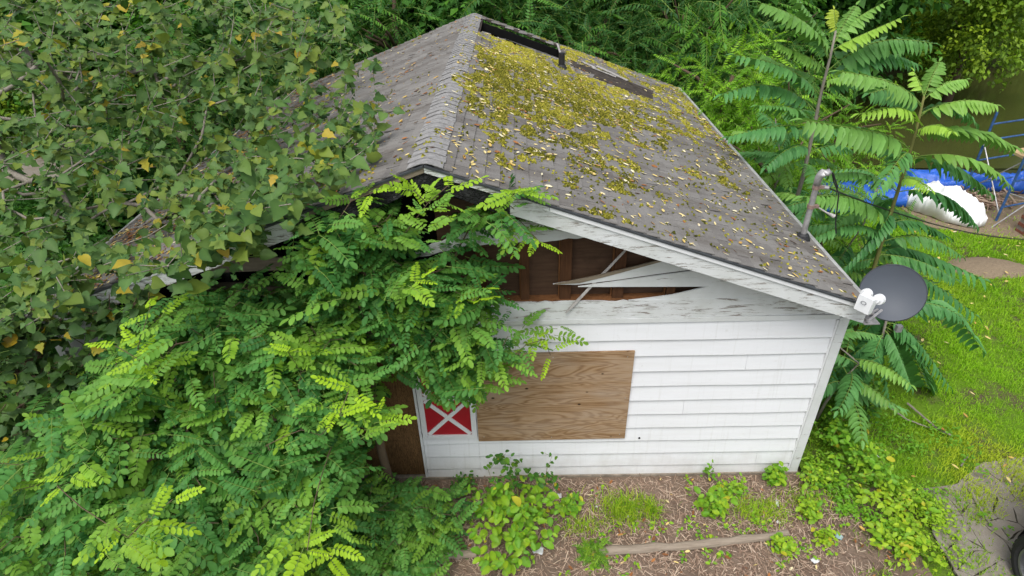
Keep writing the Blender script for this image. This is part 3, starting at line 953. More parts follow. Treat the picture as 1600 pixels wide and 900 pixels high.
def moss_clumps():
    rng = np.random.default_rng(51)
    dome_n = 7
    ang = np.arange(dome_n) * 2 * math.pi / dome_n
    T = [(dome_n * 2, k, (k + 1) % dome_n) for k in range(0)]
    tris = []
    for k in range(dome_n):
        k2 = (k + 1) % dome_n
        tris += [(k, k2, dome_n + k2), (k, dome_n + k2, dome_n + k), (dome_n + k, dome_n + k2, 2 * dome_n)]
    tris = np.array(tris)
    N = 420000
    x = rng.random(N) * 3.8; y = -.25 + rng.random(N) * 7.2
    cush = sstep(.40, .62, .6 * vnoise(x * 17, y * 11, 55) + .4 * vnoise(x * 34 + 3, y * 25, 56))
    dens = moss_density(x, y)
    keep = rng.random(N) < np.clip(dens * (.25 + 1.0 * cush), 0, 1) * .72 * np.where(dens < .3, cush, 1)
    hx0, hx1, hy0, hy1 = HOLE
    keep &= ~((x > hx0 - .05) & (x < hx1 + .05) & (y > hy0 - .09) & (y < hy1 + .04))
    keep &= ~((x > 1.6) & (x < 2.98) & (y > 5.0) & (y < 5.85))
    x, y, cush = x[keep], y[keep], cush[keep]
    side = np.ones(len(x))
    M = 22000
    x2, y2 = rng.random(M) * 3.6, -.2 + rng.random(M) * 7
    c2 = sstep(.5, .68, vnoise(x2 * 12, y2 * 9, 57))
    k2 = rng.random(M) < .6 * c2 * sstep(.62, .85, vnoise(x2 * 1.9, y2 * 1.9, 47))
    x = np.concatenate([x, x2[k2]]); y = np.concatenate([y, y2[k2]]); side = np.concatenate([side, -np.ones(k2.sum())]); cush = np.concatenate([cush, c2[k2]])
    n = len(x)
    dome_n = 5; ang = np.arange(5) * 2 * math.pi / 5
    tris = np.array([(k, (k + 1) % 5, 5) for k in range(5)])
    r = .007 + .010 * rng.random(n)
    asp = 1 + .5 * rng.random(n); rot = rng.random(n) * 6.28
    hgt = r * (.5 + .7 * rng.random(n)) + .016 * cush * rng.random(n)
    rad = r[:, None] * (.7 + .6 * rng.random((n, 5)))
    lx = rad * np.cos(ang) * asp[:, None]; ly = rad * np.sin(ang)
    cx = lx * np.cos(rot)[:, None] - ly * np.sin(rot)[:, None]; cy = lx * np.sin(rot)[:, None] + ly * np.cos(rot)[:, None]
    L = np.concatenate([cx, .004 * rng.normal(size=(n, 1))], 1); W = np.concatenate([cy, .004 * rng.normal(size=(n, 1))], 1)
    Hh = np.concatenate([np.tile((.008 * cush)[:, None], (1, 5)) * rng.random((n, 5)), hgt[:, None]], 1)
    S = (x / CA)[:, None] + L; YY = y[:, None] + W
    P = np.stack([side[:, None] * (S * CA + Hh * SA), YY, ZA - .004 - S * SA + Hh * CA + .004], -1)
    m = 6
    TT = (tris[None] + (np.arange(n) * m)[:, None, None])
    fl = side < 0
    TT[fl] = TT[fl][:, :, ::-1]
    tint = np.clip(.05 + .65 * vnoise(x * 2.4, y * 2.4, 48) + .35 * sstep(3.0, 5.0, y) + rng.normal(size=n) * .30, 0, 1)
    me = np_mesh('moss', P.reshape(-1, 3), TT.reshape(-1, 3), MT['moss'], {'tint': np.repeat(tint, m)})
    tag(link('moss', me), 'yellow green moss cushions spread over the shingle roof', 'moss', kind='stuff')


def litter_mesh(name, P, Nrm, size, tint, label, curl=.35, seed=1):
    """small dry leaflets lying on a surface"""
    rng = np.random.default_rng(seed); n = len(P)
    d = rng.normal(size=(n, 3)); d -= (d * Nrm).sum(1, keepdims=True) * Nrm
    Rm = frames(d, Nrm + rng.normal(size=(n, 3)) * .22)
    t = np.array([(-.5, 0, 0), (-.2, -.17, .05), (-.2, .17, .05), (.2, -.18, .06), (.2, .18, .06), (.5, 0, 0), (-.2, 0, -.02), (.2, 0, -.01)])
    t[:, 2] += curl * (t[:, 0] ** 2) * .6 + .12
    T = np.array([(0, 1, 6), (0, 6, 2), (6, 1, 3), (6, 3, 7), (2, 6, 7), (2, 7, 4), (7, 3, 5), (7, 5, 4)])
    asp = (.4 + .8 * rng.random(n))
    loc = t[None] * np.stack([np.ones(n), asp, np.ones(n)], -1)[:, None, :] * size[:, None, None]
    V = np.einsum('nij,nvj->nvi', Rm, loc) + P[:, None, :]
    TT = T[None] + (np.arange(n) * 8)[:, None, None]
    me = np_mesh(name, V.reshape(-1, 3), TT.reshape(-1, 3), MT['litter'], {'tint': np.repeat(tint, 8)})
    return tag(link(name, me), label, 'fallen leaves', kind='stuff')


def roof_litter():
    rng = np.random.default_rng(61)
    N = 15000
    x = rng.random(N) * 3.82; y = -.28 + rng.random(N) * 7.25
    d = .115 + .06 * sstep(3, .5, y) + .55 * moss_density(x, y) + .40 * sstep(.62, .85, vnoise(x * 2.2, y * 2.2, 62)) * (.2 + sstep(0, 4, y)) + .5 * sstep(3.45, 3.8, x) * sstep(1.5, 5, y)
    k = rng.random(N) < d * .62
    hx0, hx1, hy0, hy1 = HOLE
    k &= ~((x > hx0 - .05) & (x < hx1 + .05) & (y > hy0 - .06) & (y < hy1 + .05))
    x, y = x[k], y[k]
    P = slope_pt(x / CA, y, .012, 1); Nn = np.tile([SA, 0, CA], (len(x), 1))
    tint = np.clip(.76 + .2 * rng.normal(size=len(x)), 0, 1); tint[rng.random(len(x)) < .12] *= .2
    M = 15000
    x2 = rng.random(M) * 3.82; y2 = -.28 + rng.random(M) * 7.25
    d2 = .10 + .55 * sstep(1.8, .2, y2) * sstep(.5, .9, x2) + .5 * sstep(.45, .8, vnoise(x2 * 1.6, y2 * 1.6, 63)) * sstep(.4, 1.4, x2) * (1 - .4 * sstep(4, 6, y2)) + .5 * sstep(2.0, 3.5, x2)
    k = rng.random(M) < d2 * .5
    x2, y2 = x2[k], y2[k]
    P2 = slope_pt(x2 / CA, y2, .012, -1); N2 = np.tile([-SA, 0, CA], (len(x2), 1))
    t2 = np.clip(.42 + .3 * rng.normal(size=len(x2)), 0, 1); t2[rng.random(len(x2)) < .22] *= .3
    litter_mesh('fallen_leaves', np.concatenate([P, P2]), np.concatenate([Nn, N2]), .035 + .055 * rng.random(len(x) + len(x2)) ** 1.5, np.concatenate([tint, t2]),
                'small dry yellow and brown leaves scattered on the shingle roof', seed=62)


moss_clumps(); roof_litter()


# ------------------------------------------------------------------ things on and beside the house
class Root:
    """an Empty plus helper to add parts given in world coordinates"""
    def __init__(s, name, loc, label, cat, group=None):
        s.o = empty(name, tuple(loc), label, cat, group); s.p = np.asarray(loc, float)

    def part(s, b, name, mats, parent=None, smooth=False, label=None, kind=None):
        b.V = [v - s.p for v in b.V]
        o = b.obj(name, mats, parent or s.o, smooth)
        if label: o['label'] = label
        if kind: o['kind'] = kind
        return o


def satellite_dish():
    c = np.array([4.16, -.12, 2.575]); rad = .258
    n = np.array([-.34, -.80, .50]); n /= np.linalg.norm(n)
    r = Root('satellite_dish', (3.86, -.18, 2.42), 'grey round satellite dish with white receiver at the roof corner', 'satellite dish')
    up = np.array([0, 0, 1.]); a = np.cross(up, n); a /= np.linalg.norm(a); bb = np.cross(n, a)
    # a to image right, bb up
    seg, rings = 48, 8
    b = MB(); V = []; F = []
    for q in range(rings + 1):
        f = q / rings
        for k in range(seg):
            t = k * 2 * math.pi / seg
            V.append(c + (a * math.cos(t) * rad * 1.04 + bb * math.sin(t) * rad) * f + n * .07 * (f * f - 1))
    for q in range(rings):
        for k in range(seg):
            k2 = (k + 1) % seg
            F.append((q * seg + k, q * seg + k2, (q + 1) * seg + k2, (q + 1) * seg + k))
    b.add(V, F); dish = r.part(b, 'reflector', MT['dish_grey'], smooth=True)
    b = MB(); pts = []
    b2 = MB()
    V = []; F = []
    for k in range(seg):
        t = k * 2 * math.pi / seg; e = a * math.cos(t) * rad * 1.04 + bb * math.sin(t) * rad
        u = e / np.linalg.norm(e)
        V += [c + e + n * .004, c + e + u * .008 - n * .004, c + e + u * .006 - n * .016, c + e - n * .02]
    for k in range(seg):
        a0, c0_ = k * 4, ((k + 1) % seg) * 4
        for e in range(3): F.append((a0 + e, a0 + e + 1, c0_ + e + 1, c0_ + e))
    b2.add(V, F); r.part(b2, 'rim', MT['dark_metal'], dish)
    b = MB(); V = []
    for f, dd in ((1.0, -.02), (.6, -.075), (.001, -.10)):
        for k in range(seg):
            t = k * 2 * math.pi / seg; V.append(c + (a * math.cos(t) * rad * 1.04 + bb * math.sin(t) * rad) * f + n * dd)
    F = [(q * seg + (k + 1) % seg, q * seg + k, (q + 1) * seg + k, (q + 1) * seg + (k + 1) % seg) for q in range(2) for k in range(seg)]
    b.add(V, F); r.part(b, 'back_shell', MT['dark_metal'], dish)
    # mast foot, arm and receiver
    low = c - bb * rad * .92 - a * .10
    lnb = at(1354, 472, 1, -.42)
    b = MB(); b.tube([low - n * .06, low + n * .02, lnb + np.array([.015, .05, -.075])], .016, 6); r.part(b, 'feed_arm', MT['galv'])
    b = MB(); b.tube([c - n * .1 - bb * .03, c - n * .16 - bb * .10, np.array([3.93, -.05, 2.42])], .024, 10); r.part(b, 'mast', MT['galv'])
    b = MB(); b.tube([np.array([3.88, -.32, 2.40]), np.array([4.06, -.2, 2.44])], .012, 6); b.tube([np.array([3.87, -.30, 2.46]), np.array([4.05, -.16, 2.42])], .012, 6); r.part(b, 'brace', MT['galv'])
    b = MB(); b.box((3.86, -.33, 2.37), (4.00, -.18, 2.38)); b.box((3.89, -.30, 2.38), (3.95, -.2, 2.395)); r.part(b, 'mount_plate', MT['galv'])
    b = MB(); b.box((-.026, -.02, -.035), (.026, .02, .035), org=at(1404, 513, 1, -.14)); r.part(b, 'switch_box', MT['galv'])
    # receiver: bracket with two feed horns pointing at the reflector
    t = c - lnb; t /= np.linalg.norm(t)
    s_ = np.cross(t, up); s_ /= np.linalg.norm(s_); w = np.cross(s_, t)
    Rm = np.stack([t, -s_, w], 1)
    b = MB(); b.prism([(-.035, -.085), (.03, -.085), (.045, .05), (-.045, .05)], -.06, .06)
    V = (b.V[0] * 1.05) @ Rm.T + lnb; b.V = [V]; br = r.part(b, 'receiver', MT['white_plastic'])
    for k in (-1, 1):
        p = lnb + (-s_) * .055 * k + w * .04
        b = MB(); b.tube([p + t * .03, p + t * .06, p + t * .061, p + t * .10, p + t * .112], [.026, .028, .046, .048, .040], 16); r.part(b, 'feed_horn', MT['white_plastic'], br)
    # small printed emblem on the receiver's outer face
    b = MB(); cc = lnb - t * .058 + w * .0; 
    V = []; F = []
    for k in range(16):
        g = k * 2 * math.pi / 16
        for q in (.017, .011): V.append(cc + (-s_) * math.cos(g) * q * 1.5 + w * math.sin(g) * q)
    for k in range(16):
        k2 = (k + 1) % 16; F.append((2 * k, 2 * k + 1, 2 * k2 + 1, 2 * k2))
    b.add(V, F); r.part(b, 'printed_emblem', MT['grey_print'], br)


def service_mast():
    x, y, z = 3.72, .87, ZA - SL * 3.72
    r = Root('service_mast', (x, y, z), 'weathered grey conduit mast with hooded weatherhead rising from the roof edge', 'utility mast')
    b = MB(); b.tube([(x, y, z - .05), (x, y, z + .62)], .029, 14); p = r.part(b, 'pipe', MT['galv'], smooth=False)
    b = MB(); b.tube([(x, y, z - .03), (x, y, z + .035), (x, y, z + .05)], [.085, .06, .04], 14); r.part(b, 'roof_flashing', MT['black'])
    b = MB(); b.tube([(x, y, z + .58), (x, y, z + .67), (x + .008, y - .005, z + .70), (x + .03, y - .01, z + .73), (x + .06, y - .015, z + .735), (x + .085, y - .02, z + .715)], [.034, .036, .038, .042, .040, .030], 14)
    r.part(b, 'weatherhead', MT['galv'], smooth=True)
    for h in (.36, .57):
        b = MB(); b.tube([(x, y, z + h - .02), (x, y, z + h + .02)], .037, 14); b.box((x + .03, y - .02, z + h - .015), (x + .075, y + .02, z + h + .015)); r.part(b, 'clamp', MT['rust_clamp'])
    b = MB(); b.tube([(x + .05, y, z + .57), (x + .12, y, z + .56), (x + .13, y, z + .545)], [.02, .022, .01], 8); r.part(b, 'insulator', MT['galv'])
    b = MB(); b.tube([(x + .05, y, z + .36), (x + .16, y - .03, z + .30), (x + .24, y - .05, z + .265)], [.008, .008, .022], 8); r.part(b, 'wire_connector', MT['lath'])
    b = MB(); b.tube([(x + .12, y - .02, z + .72), (x + .20, y - .02, z + .58), (x + .22, y - .03, z + .42), (x + .20, y - .02, z + .30)], .008, 6)
    b.tube([(x + .11, y - .02, z + .73), (x + .17, y + .02, z + .62), (x + .24, y - .01, z + .50), (x + .29, y - .02, z + .18), (x + .33, y - .02, z + .05)], .007, 6)
    r.part(b, 'drip_loop', MT['black'])
    # drop cable leaving towards the street pole, with sag
    a = np.array([x + .13, y, z + .555]); e = at(1640, 374, 0, 11.5)
    pts = [a + (e - a) * t + np.array([0, 0, -.18 * 4 * t * (1 - t)]) for t in np.linspace(0, 1, 24)]
    b = MB(); b.tube(pts, .009, 6)
    o = b.obj('service_cable', MT['black']); tag(o, 'thin black overhead cable running from the roof mast across the lawn', 'cable')


def hanging_lath():
    p0, p1 = at(977, 391, 1, .03), at(884, 489, 1, -.05)
    d = p1 - p0; L = np.linalg.norm(d); d /= L
    s_ = np.cross(d, [0, 1, 0]); s_ /= np.linalg.norm(s_); w = np.cross(s_, d)
    b = MB(); V = []
    for q, wd in ((0, .010), (.5, .012), (.85, .014), (1, .006)):
        c = p0 + d * L * q
        for sa_, sb in ((-1, -1), (1, -1), (1, 1), (-1, 1)): V.append(c + s_ * wd * sa_ + w * .005 * sb)
    F = [(k * 4 + e, k * 4 + (e + 1) % 4, k * 4 + 4 + (e + 1) % 4, k * 4 + 4 + e) for k in range(3) for e in range(4)] + [(0, 3, 2, 1), (12, 13, 14, 15)]
    b.add(V, F); tag(b.obj('loose_lath', MT['lath']), 'thin grey lath hanging slantwise out of the broken gable', 'lath')


def car():
    cx, cy = 5.60, -1.50
    r = Root('parked_car', (6.4, -2.9, 0), 'black car parked on the cracked asphalt, its dark front wheel showing', 'car')
    # body: side profile along y (nose towards +y), extruded across x
    prof = [(-4.55, .45), (-4.5, .85), (-4.3, 1.02), (-3.95, 1.08), (-3.35, 1.55), (-2.5, 1.62), (-1.9, 1.52), (-1.35, 1.08), (-.95, 1.02), (-.78, .92), (-.72, .55), (-.78, .32),
            (-1.10, .30), (-1.13, .52), (-1.24, .68), (-1.38, .75), (-1.5, .77), (-1.62, .75), (-1.76, .68), (-1.87, .52), (-1.9, .28),
            (-3.6, .28), (-3.63, .52), (-3.74, .68), (-3.88, .75), (-4.0, .77), (-4.12, .75), (-4.26, .68), (-4.37, .52), (-4.4, .32)]
    x0, x1 = 5.49, 7.14
    def inset(z): return .04 if z < 1.0 else .04 + (z - 1.0) * .42
    nose = lambda y: .55 * max(0, (y + 1.16) / .44) ** 1.3
    V = [(x0 + .02 + inset(z) + nose(y), y, z) for y, z in prof] + [(x1 - inset(z) - nose(y), y, z) for y, z in prof]
    n = len(prof)
    b = MB(); b.add(V, [list(range(n)), list(range(2 * n - 1, n - 1, -1))] + [(i, i + n, (i + 1) % n + n, (i + 1) % n) for i in range(n)])
    body = r.part(b, 'body', MT['paint'])
    def panel(poly, name, mat, side, lift=.006):
        x = x0 if side < 0 else x1
        b = MB(); V = [((x + inset(z) - lift) if side < 0 else (x - inset(z) + lift), y, z) for y, z in poly]
        b.add(V, [list(range(len(poly)))]); r.part(b, name, MT[mat])
    for side in (-1, 1):
        panel([(-3.75, 1.10), (-3.25, 1.50), (-2.65, 1.55), (-2.65, 1.10)], 'window', 'glass', side)
        panel([(-2.6, 1.10), (-2.6, 1.55), (-1.95, 1.47), (-1.5, 1.10)], 'window', 'glass', side)
        panel([(-3.4, .36), (-3.55, 1.05), (-2.64, 1.05), (-2.64, .36)], 'door', 'paint', side, .004); panel([(-2.61, .36), (-2.61, 1.05), (-1.95, 1.05), (-2.0, .36)], 'door', 'paint', side, .004)
        for (yy) in (-1.5, -4.0):
            X = (5.48, 5.70) if side < 0 else (6.93, 7.15)
            xo = X[0] if side < 0 else X[1]; xi = X[1] if side < 0 else X[0]; sgn = -1 if side < 0 else 1
            zc = .335
            w = empty('wheel', (0, 0, 0), None, None); w.parent = r.o; w.location = Vector((.5 * (xo + xi), yy, zc)) - Vector(r.p)
            seg = 40; b = MB()
            rows = [(xi, .20), (xi, .30), (xi + sgn * .02, .325), (xi + sgn * .05, .335), (xo - sgn * .05, .335), (xo - sgn * .02, .325), (xo, .30), (xo + sgn * .004, .262), (xo - sgn * .01, .235), (xo - sgn * .03, .225)]
            V = [(xx, yy + rr * math.cos(k * 2 * math.pi / seg), zc + rr * math.sin(k * 2 * math.pi / seg)) for xx, rr in rows for k in range(seg)]
            F = [(q * seg + k, q * seg + (k + 1) % seg, (q + 1) * seg + (k + 1) % seg, (q + 1) * seg + k) for q in range(len(rows) - 1) for k in range(seg)]
            b.add(V, F)
            # tread blocks
            for k in range(36):
                g = k * 2 * math.pi / 36
                for xx in (-.06, -.02, .02, .06):
                    cc = np.array([.5 * (xo + xi) + xx, yy, zc]); e = np.array([0, math.cos(g), math.sin(g)]); f = np.array([0, -math.sin(g), math.cos(g)])
                    V = [cc + e * rr + f * ff + np.array([dx, 0, 0]) for rr in (.33, .342) for ff, dx in ((-.02, -.016), (.02, -.016), (.02, .016), (-.02, .016))]
                    b.add(V, [(4, 5, 6, 7), (0, 1, 5, 4), (1, 2, 6, 5), (2, 3, 7, 6), (3, 0, 4, 7)])
            b.V = [v - np.array(w.location) - r.p for v in b.V]; b.obj('tyre', MT['tyre'], w)
            b = MB()
            rows = [(xo - sgn * .028, .224), (xo - sgn * .004, .222), (xo - sgn * .006, .200), (xo - sgn * .06, .192)]
            V = [(xx, yy + rr * math.cos(k * 2 * math.pi / seg), zc + rr * math.sin(k * 2 * math.pi / seg)) for xx, rr in rows for k in range(seg)]
            b.add(V, [(q * seg + k, q * seg + (k + 1) % seg, (q + 1) * seg + (k + 1) % seg, (q + 1) * seg + k) for q in range(3) for k in range(seg)])
            for k in range(5):
                g = k * 2 * math.pi / 5 + .3; e = np.array([0, math.cos(g), math.sin(g)]); f = np.array([0, -math.sin(g), math.cos(g)]); cc = np.array([xo - sgn * .02, yy, zc])
                for dg in (-.016, .016):
                    V = [cc + e * rr + f * (dg * (1 + rr * 6) + h) + np.array([-sgn * dx, 0, 0]) for rr, dx in ((.03, .0), (.195, .012)) for h, dx2 in ((-.012, 0), (.012, 0))]
                    V += [v + np.array([-sgn * .03, 0, 0]) for v in V]
                    b.add(V, [(0, 1, 3, 2), (0, 4, 5, 1), (2, 3, 7, 6), (0, 2, 6, 4), (1, 5, 7, 3)])
            b.tube([(xo - sgn * .05, yy, zc), (xo - sgn * .006, yy, zc)], .045, 16)
            b.V = [v - np.array(w.location) - r.p for v in b.V]; b.obj('rim', MT['rim'], w)
            b = MB(); b.tube([(xo - sgn * .09, yy, zc), (xo - sgn * .075, yy, zc)], .17, 24); b.V = [v - np.array(w.location) - r.p for v in b.V]; b.obj('brake_disc', MT['galv'], w)
    for xx in (x0 + .12, x1 - .42):
        b = MB(); b.box((xx + (.45 if xx < 6.4 else -.45), -.735, .62), (xx + (.75 if xx < 6.4 else -.15), -.712, .78)); r.part(b, 'headlight', MT['lamp'])
        b = MB(); b.box((xx, -4.56, .7), (xx + .3, -4.50, .84)); r.part(b, 'tail_light', MT['red'])


def scaffold():
    g = at(1556, 345, 2, 0.02); top = 1.62
    r = Root('scaffold', g, 'blue painted scaffold frame with diagonal braces beside the creek', 'scaffold')
    a = np.array([g[0], g[1], .02]); d = np.array([1.5, .45, 0]); e = np.array([-.05, 2.0, 0])
    P = [a, a + d]
    for k, p in enumerate((a, a + d, a + e * .55 + d * .02, a + d + e * .55)):
        b = MB(); b.tube([p, p + (0, 0, top + .25)], .024, 10); r.part(b, 'post', MT['scaf_blue'])
    for h in (.30, .85, 1.28, 1.62):
        b = MB(); b.tube([a + (0, 0, h), a + d + (0, 0, h)], .019, 8); r.part(b, 'rung', MT['scaf_blue'])
        b = MB(); b.tube([a + e * .55 + d * .02 + (0, 0, h), a + d + e * .55 + (0, 0, h)], .019, 8); r.part(b, 'rung', MT['scaf_blue'])
    b = MB(); b.tube([a + d * .5 + (0, 0, .35), a + d * .5 + (0, 0, .95)], .016, 8); r.part(b, 'strut', MT['scaf_blue'])
    for p0, p1 in ((a + (0, 0, .15), a + e * .55 + (0, 0, 1.25)), (a + (0, 0, 1.25), a + e * .55 + (0, 0, .15)), (a + d + (0, 0, .15), a + d + e * .55 + (0, 0, 1.25)), (a + (-.3, -.3, .0), a + d * .9 + (0, 0, .72)), (a + (0.02, 0, .6), a + d + (0, 0, .02))):
        b = MB(); b.tube([p0, p1], .013, 8); r.part(b, 'brace', MT['galv'])
    q = a + np.array([.02, -.06, 1.285])
    b = MB(); V = []
    for t in (0, 1.05):
        for s_ in (0, .6): V += [q + d * t + e * s_ * .4, q + d * t + e * s_ * .4 + (0, 0, .045)]
    b.add(V, [(0, 2, 3, 1), (4, 5, 7, 6), (0, 1, 5, 4), (2, 6, 7, 3), (1, 3, 7, 5), (0, 4, 6, 2)]); tag(b.obj('scaffold_plank', MT['plank']), 'pale new wooden plank laid across the blue scaffold frame', 'plank')
    # brick pier behind the frame
    base = at(1612, 368, 2, 0)
    r2 = Root('brick_pier', base, 'low red brick pier at the foot of the scaffold', 'pier')
    b = MB(); b.box((base[0] - .19, base[1] - .19, 0), (base[0] + .19, base[1] + .19, .74)); core = r2.part(b, 'core', MT['mortar'])
    for k in range(10):
        for s_ in (0, 1):
            o = .2 * (k % 2)
            for sx in (-1, 1):
                b = MB(); z = .005 + k * .073
                if k % 2: b.box((base[0] + sx * .1 - .095, base[1] - .2, z), (base[0] + sx * .1 + .095, base[1] + (0 if s_ == 0 else .2), z + .063)) if s_ == 0 else None
                else: b.box((base[0] - .2, base[1] + sx * .1 - .095, z), (base[0] + .0, base[1] + sx * .1 + .095, z + .063)) if s_ == 0 else b.box((base[0] + .01, base[1] + sx * .1 - .095, z), (base[0] + .2, base[1] + sx * .1 + .095, z + .063))
                if b.V: r2.part(b, 'brick', MT['brick'])


def crumple(name, outline_fn, nx, ny, hfn, mat, label, cat, seed, fold=.05, freq=3.2):
    s, t = np.meshgrid(np.linspace(0, 1, nx), np.linspace(0, 1, ny), indexing='ij')
    X, Y = outline_fn(s, t)
    n1 = vnoise(X * freq + 11, Y * freq + 5, seed); n2 = vnoise(X * freq * 2.7 + 3, Y * freq * 2.7 + 8, seed + 1)
    rid = np.abs(n1 - .5) * 2; rid2 = np.abs(n2 - .5) * 2
    Z = hfn(s, t, X, Y) + fold * (1 - rid) * np.minimum(1, 6 * np.minimum.reduce([s, 1 - s, t, 1 - t]) + .3) + fold * .45 * (1 - rid2)
    ed = (np.minimum.reduce([s, 1 - s, t, 1 - t]) <= 0)
    Z = np.where(ed, .03 + .02 * n2, Z)
    i = np.arange(nx * ny).reshape(nx, ny)
    Q = np.stack([i[:-1, :-1], i[1:, :-1], i[1:, 1:], i[:-1, 1:]], -1).reshape(-1, 4)
    me = np_mesh(name, np.stack([X, Y, Z], -1).reshape(-1, 3), Q, mat, smooth=True)
    o = link(name, me); m = o.modifiers.new('thick', 'SOLIDIFY'); m.thickness = .006
    return tag(o, label, cat)


def covers():
    # white plastic sheet over a heap
    c = at(1474, 338, 2, 0)
    def o1(s, t):
        a = (s - .5) * 2; b_ = (t - .5) * 2
        k = np.sqrt(np.maximum(1e-6, 1 - .5 * b_ ** 2)), np.sqrt(np.maximum(1e-6, 1 - .5 * a ** 2))
        X = a * k[0]; Y = b_ * k[1]
        w = 1 + .18 * (vnoise(X * 2 + 4, Y * 2 + 4, 71) - .5)
        return c[0] + X * .52 * w + Y * -.20, c[1] + .08 + Y * .62 * w + X * -.18
    def h1(s, t, X, Y):
        rr = ((X - c[0] + .12) / .6) ** 2 + ((Y - c[1] - .2) / .55) ** 2
        r2 = ((X - c[0] - .4) / .5) ** 2 + ((Y - c[1] + .15) / .5) ** 2
        return .04 + .42 * np.exp(-rr * 1.7) + .18 * np.exp(-r2 * 2)
    crumple('white_sheet', o1, 64, 58, h1, MT['white_sheet'], 'white plastic sheet draped over a heap on the lawn', 'sheeting', 72, .17, 5.2)
    def o2(s, t): return 7.0 + s * 2.6, 6.75 + t * 1.1 + .35 * (vnoise(s * 3, t * 3, 75) - .5)
    crumple('blue_tarp', o2, 70, 34, lambda s, t, X, Y: .04 + .30 * np.sin(math.pi * s) ** .7 * np.sin(math.pi * t) ** .8 * (.6 + .7 * vnoise(X * 1.4, Y * 1.4, 76)), MT['tarp'], 'blue tarp bunched in a heap behind the white sheet', 'tarp', 77, .15, 4.2)
    def o3(s, t): return 9.6 + s * 3.4, 7.85 - s * .75 + t * .62 + .25 * (vnoise(s * 5, t * 3, 78) - .5)
    crumple('blue_tarp', o3, 90, 26, lambda s, t, X, Y: .05 + .16 * np.sin(math.pi * t) * (.5 + vnoise(X * 2, Y * 2, 79)), MT['tarp'], 'long strip of blue tarp lying behind the scaffold frame', 'tarp', 80, .15, 4.5)
    # heap of brush and rubble in front of the tarp
    rng = np.random.default_rng(83); b = MB()
    for k in range(260):
        p = np.array([10.2 + rng.normal() * .5, 7.05 + rng.normal() * .2, .05 + .12 * rng.random()]); d = rng.normal(size=3) * (.12, .12, .05)
        b.tube([p - d, p + d], .009 + .01 * rng.random(), 4, caps=False, tint=rng.random())
    tag(b.obj('brush_debris', MT['straw']), 'low heap of grey brush and rubble by the tarp strip', 'debris', kind='stuff')


def log_thing(name, pts, rad, mat, label, cat, seed, group=None, seg=10):
    rng = np.random.default_rng(seed)
    P = [np.asarray(p, float) for p in pts]; o0 = P[0].copy()
    Q, Rr = [], []
    n = 14
    cum = np.linspace(0, len(P) - 1, n)
    for c in cum:
        i = min(int(c), len(P) - 2); q = P[i] + (P[i + 1] - P[i]) * (c - i); Q.append(q + rng.normal(size=3) * rad * .10 - o0)
    rads = [rad * (1 + .12 * rng.normal()) * (1 - .25 * k / n) for k in range(n)]
    b = MB(); b.tube(Q, rads, seg)
    o = b.obj(name, mat, loc=tuple(o0), smooth=False)
    return tag(o, label, cat, group)


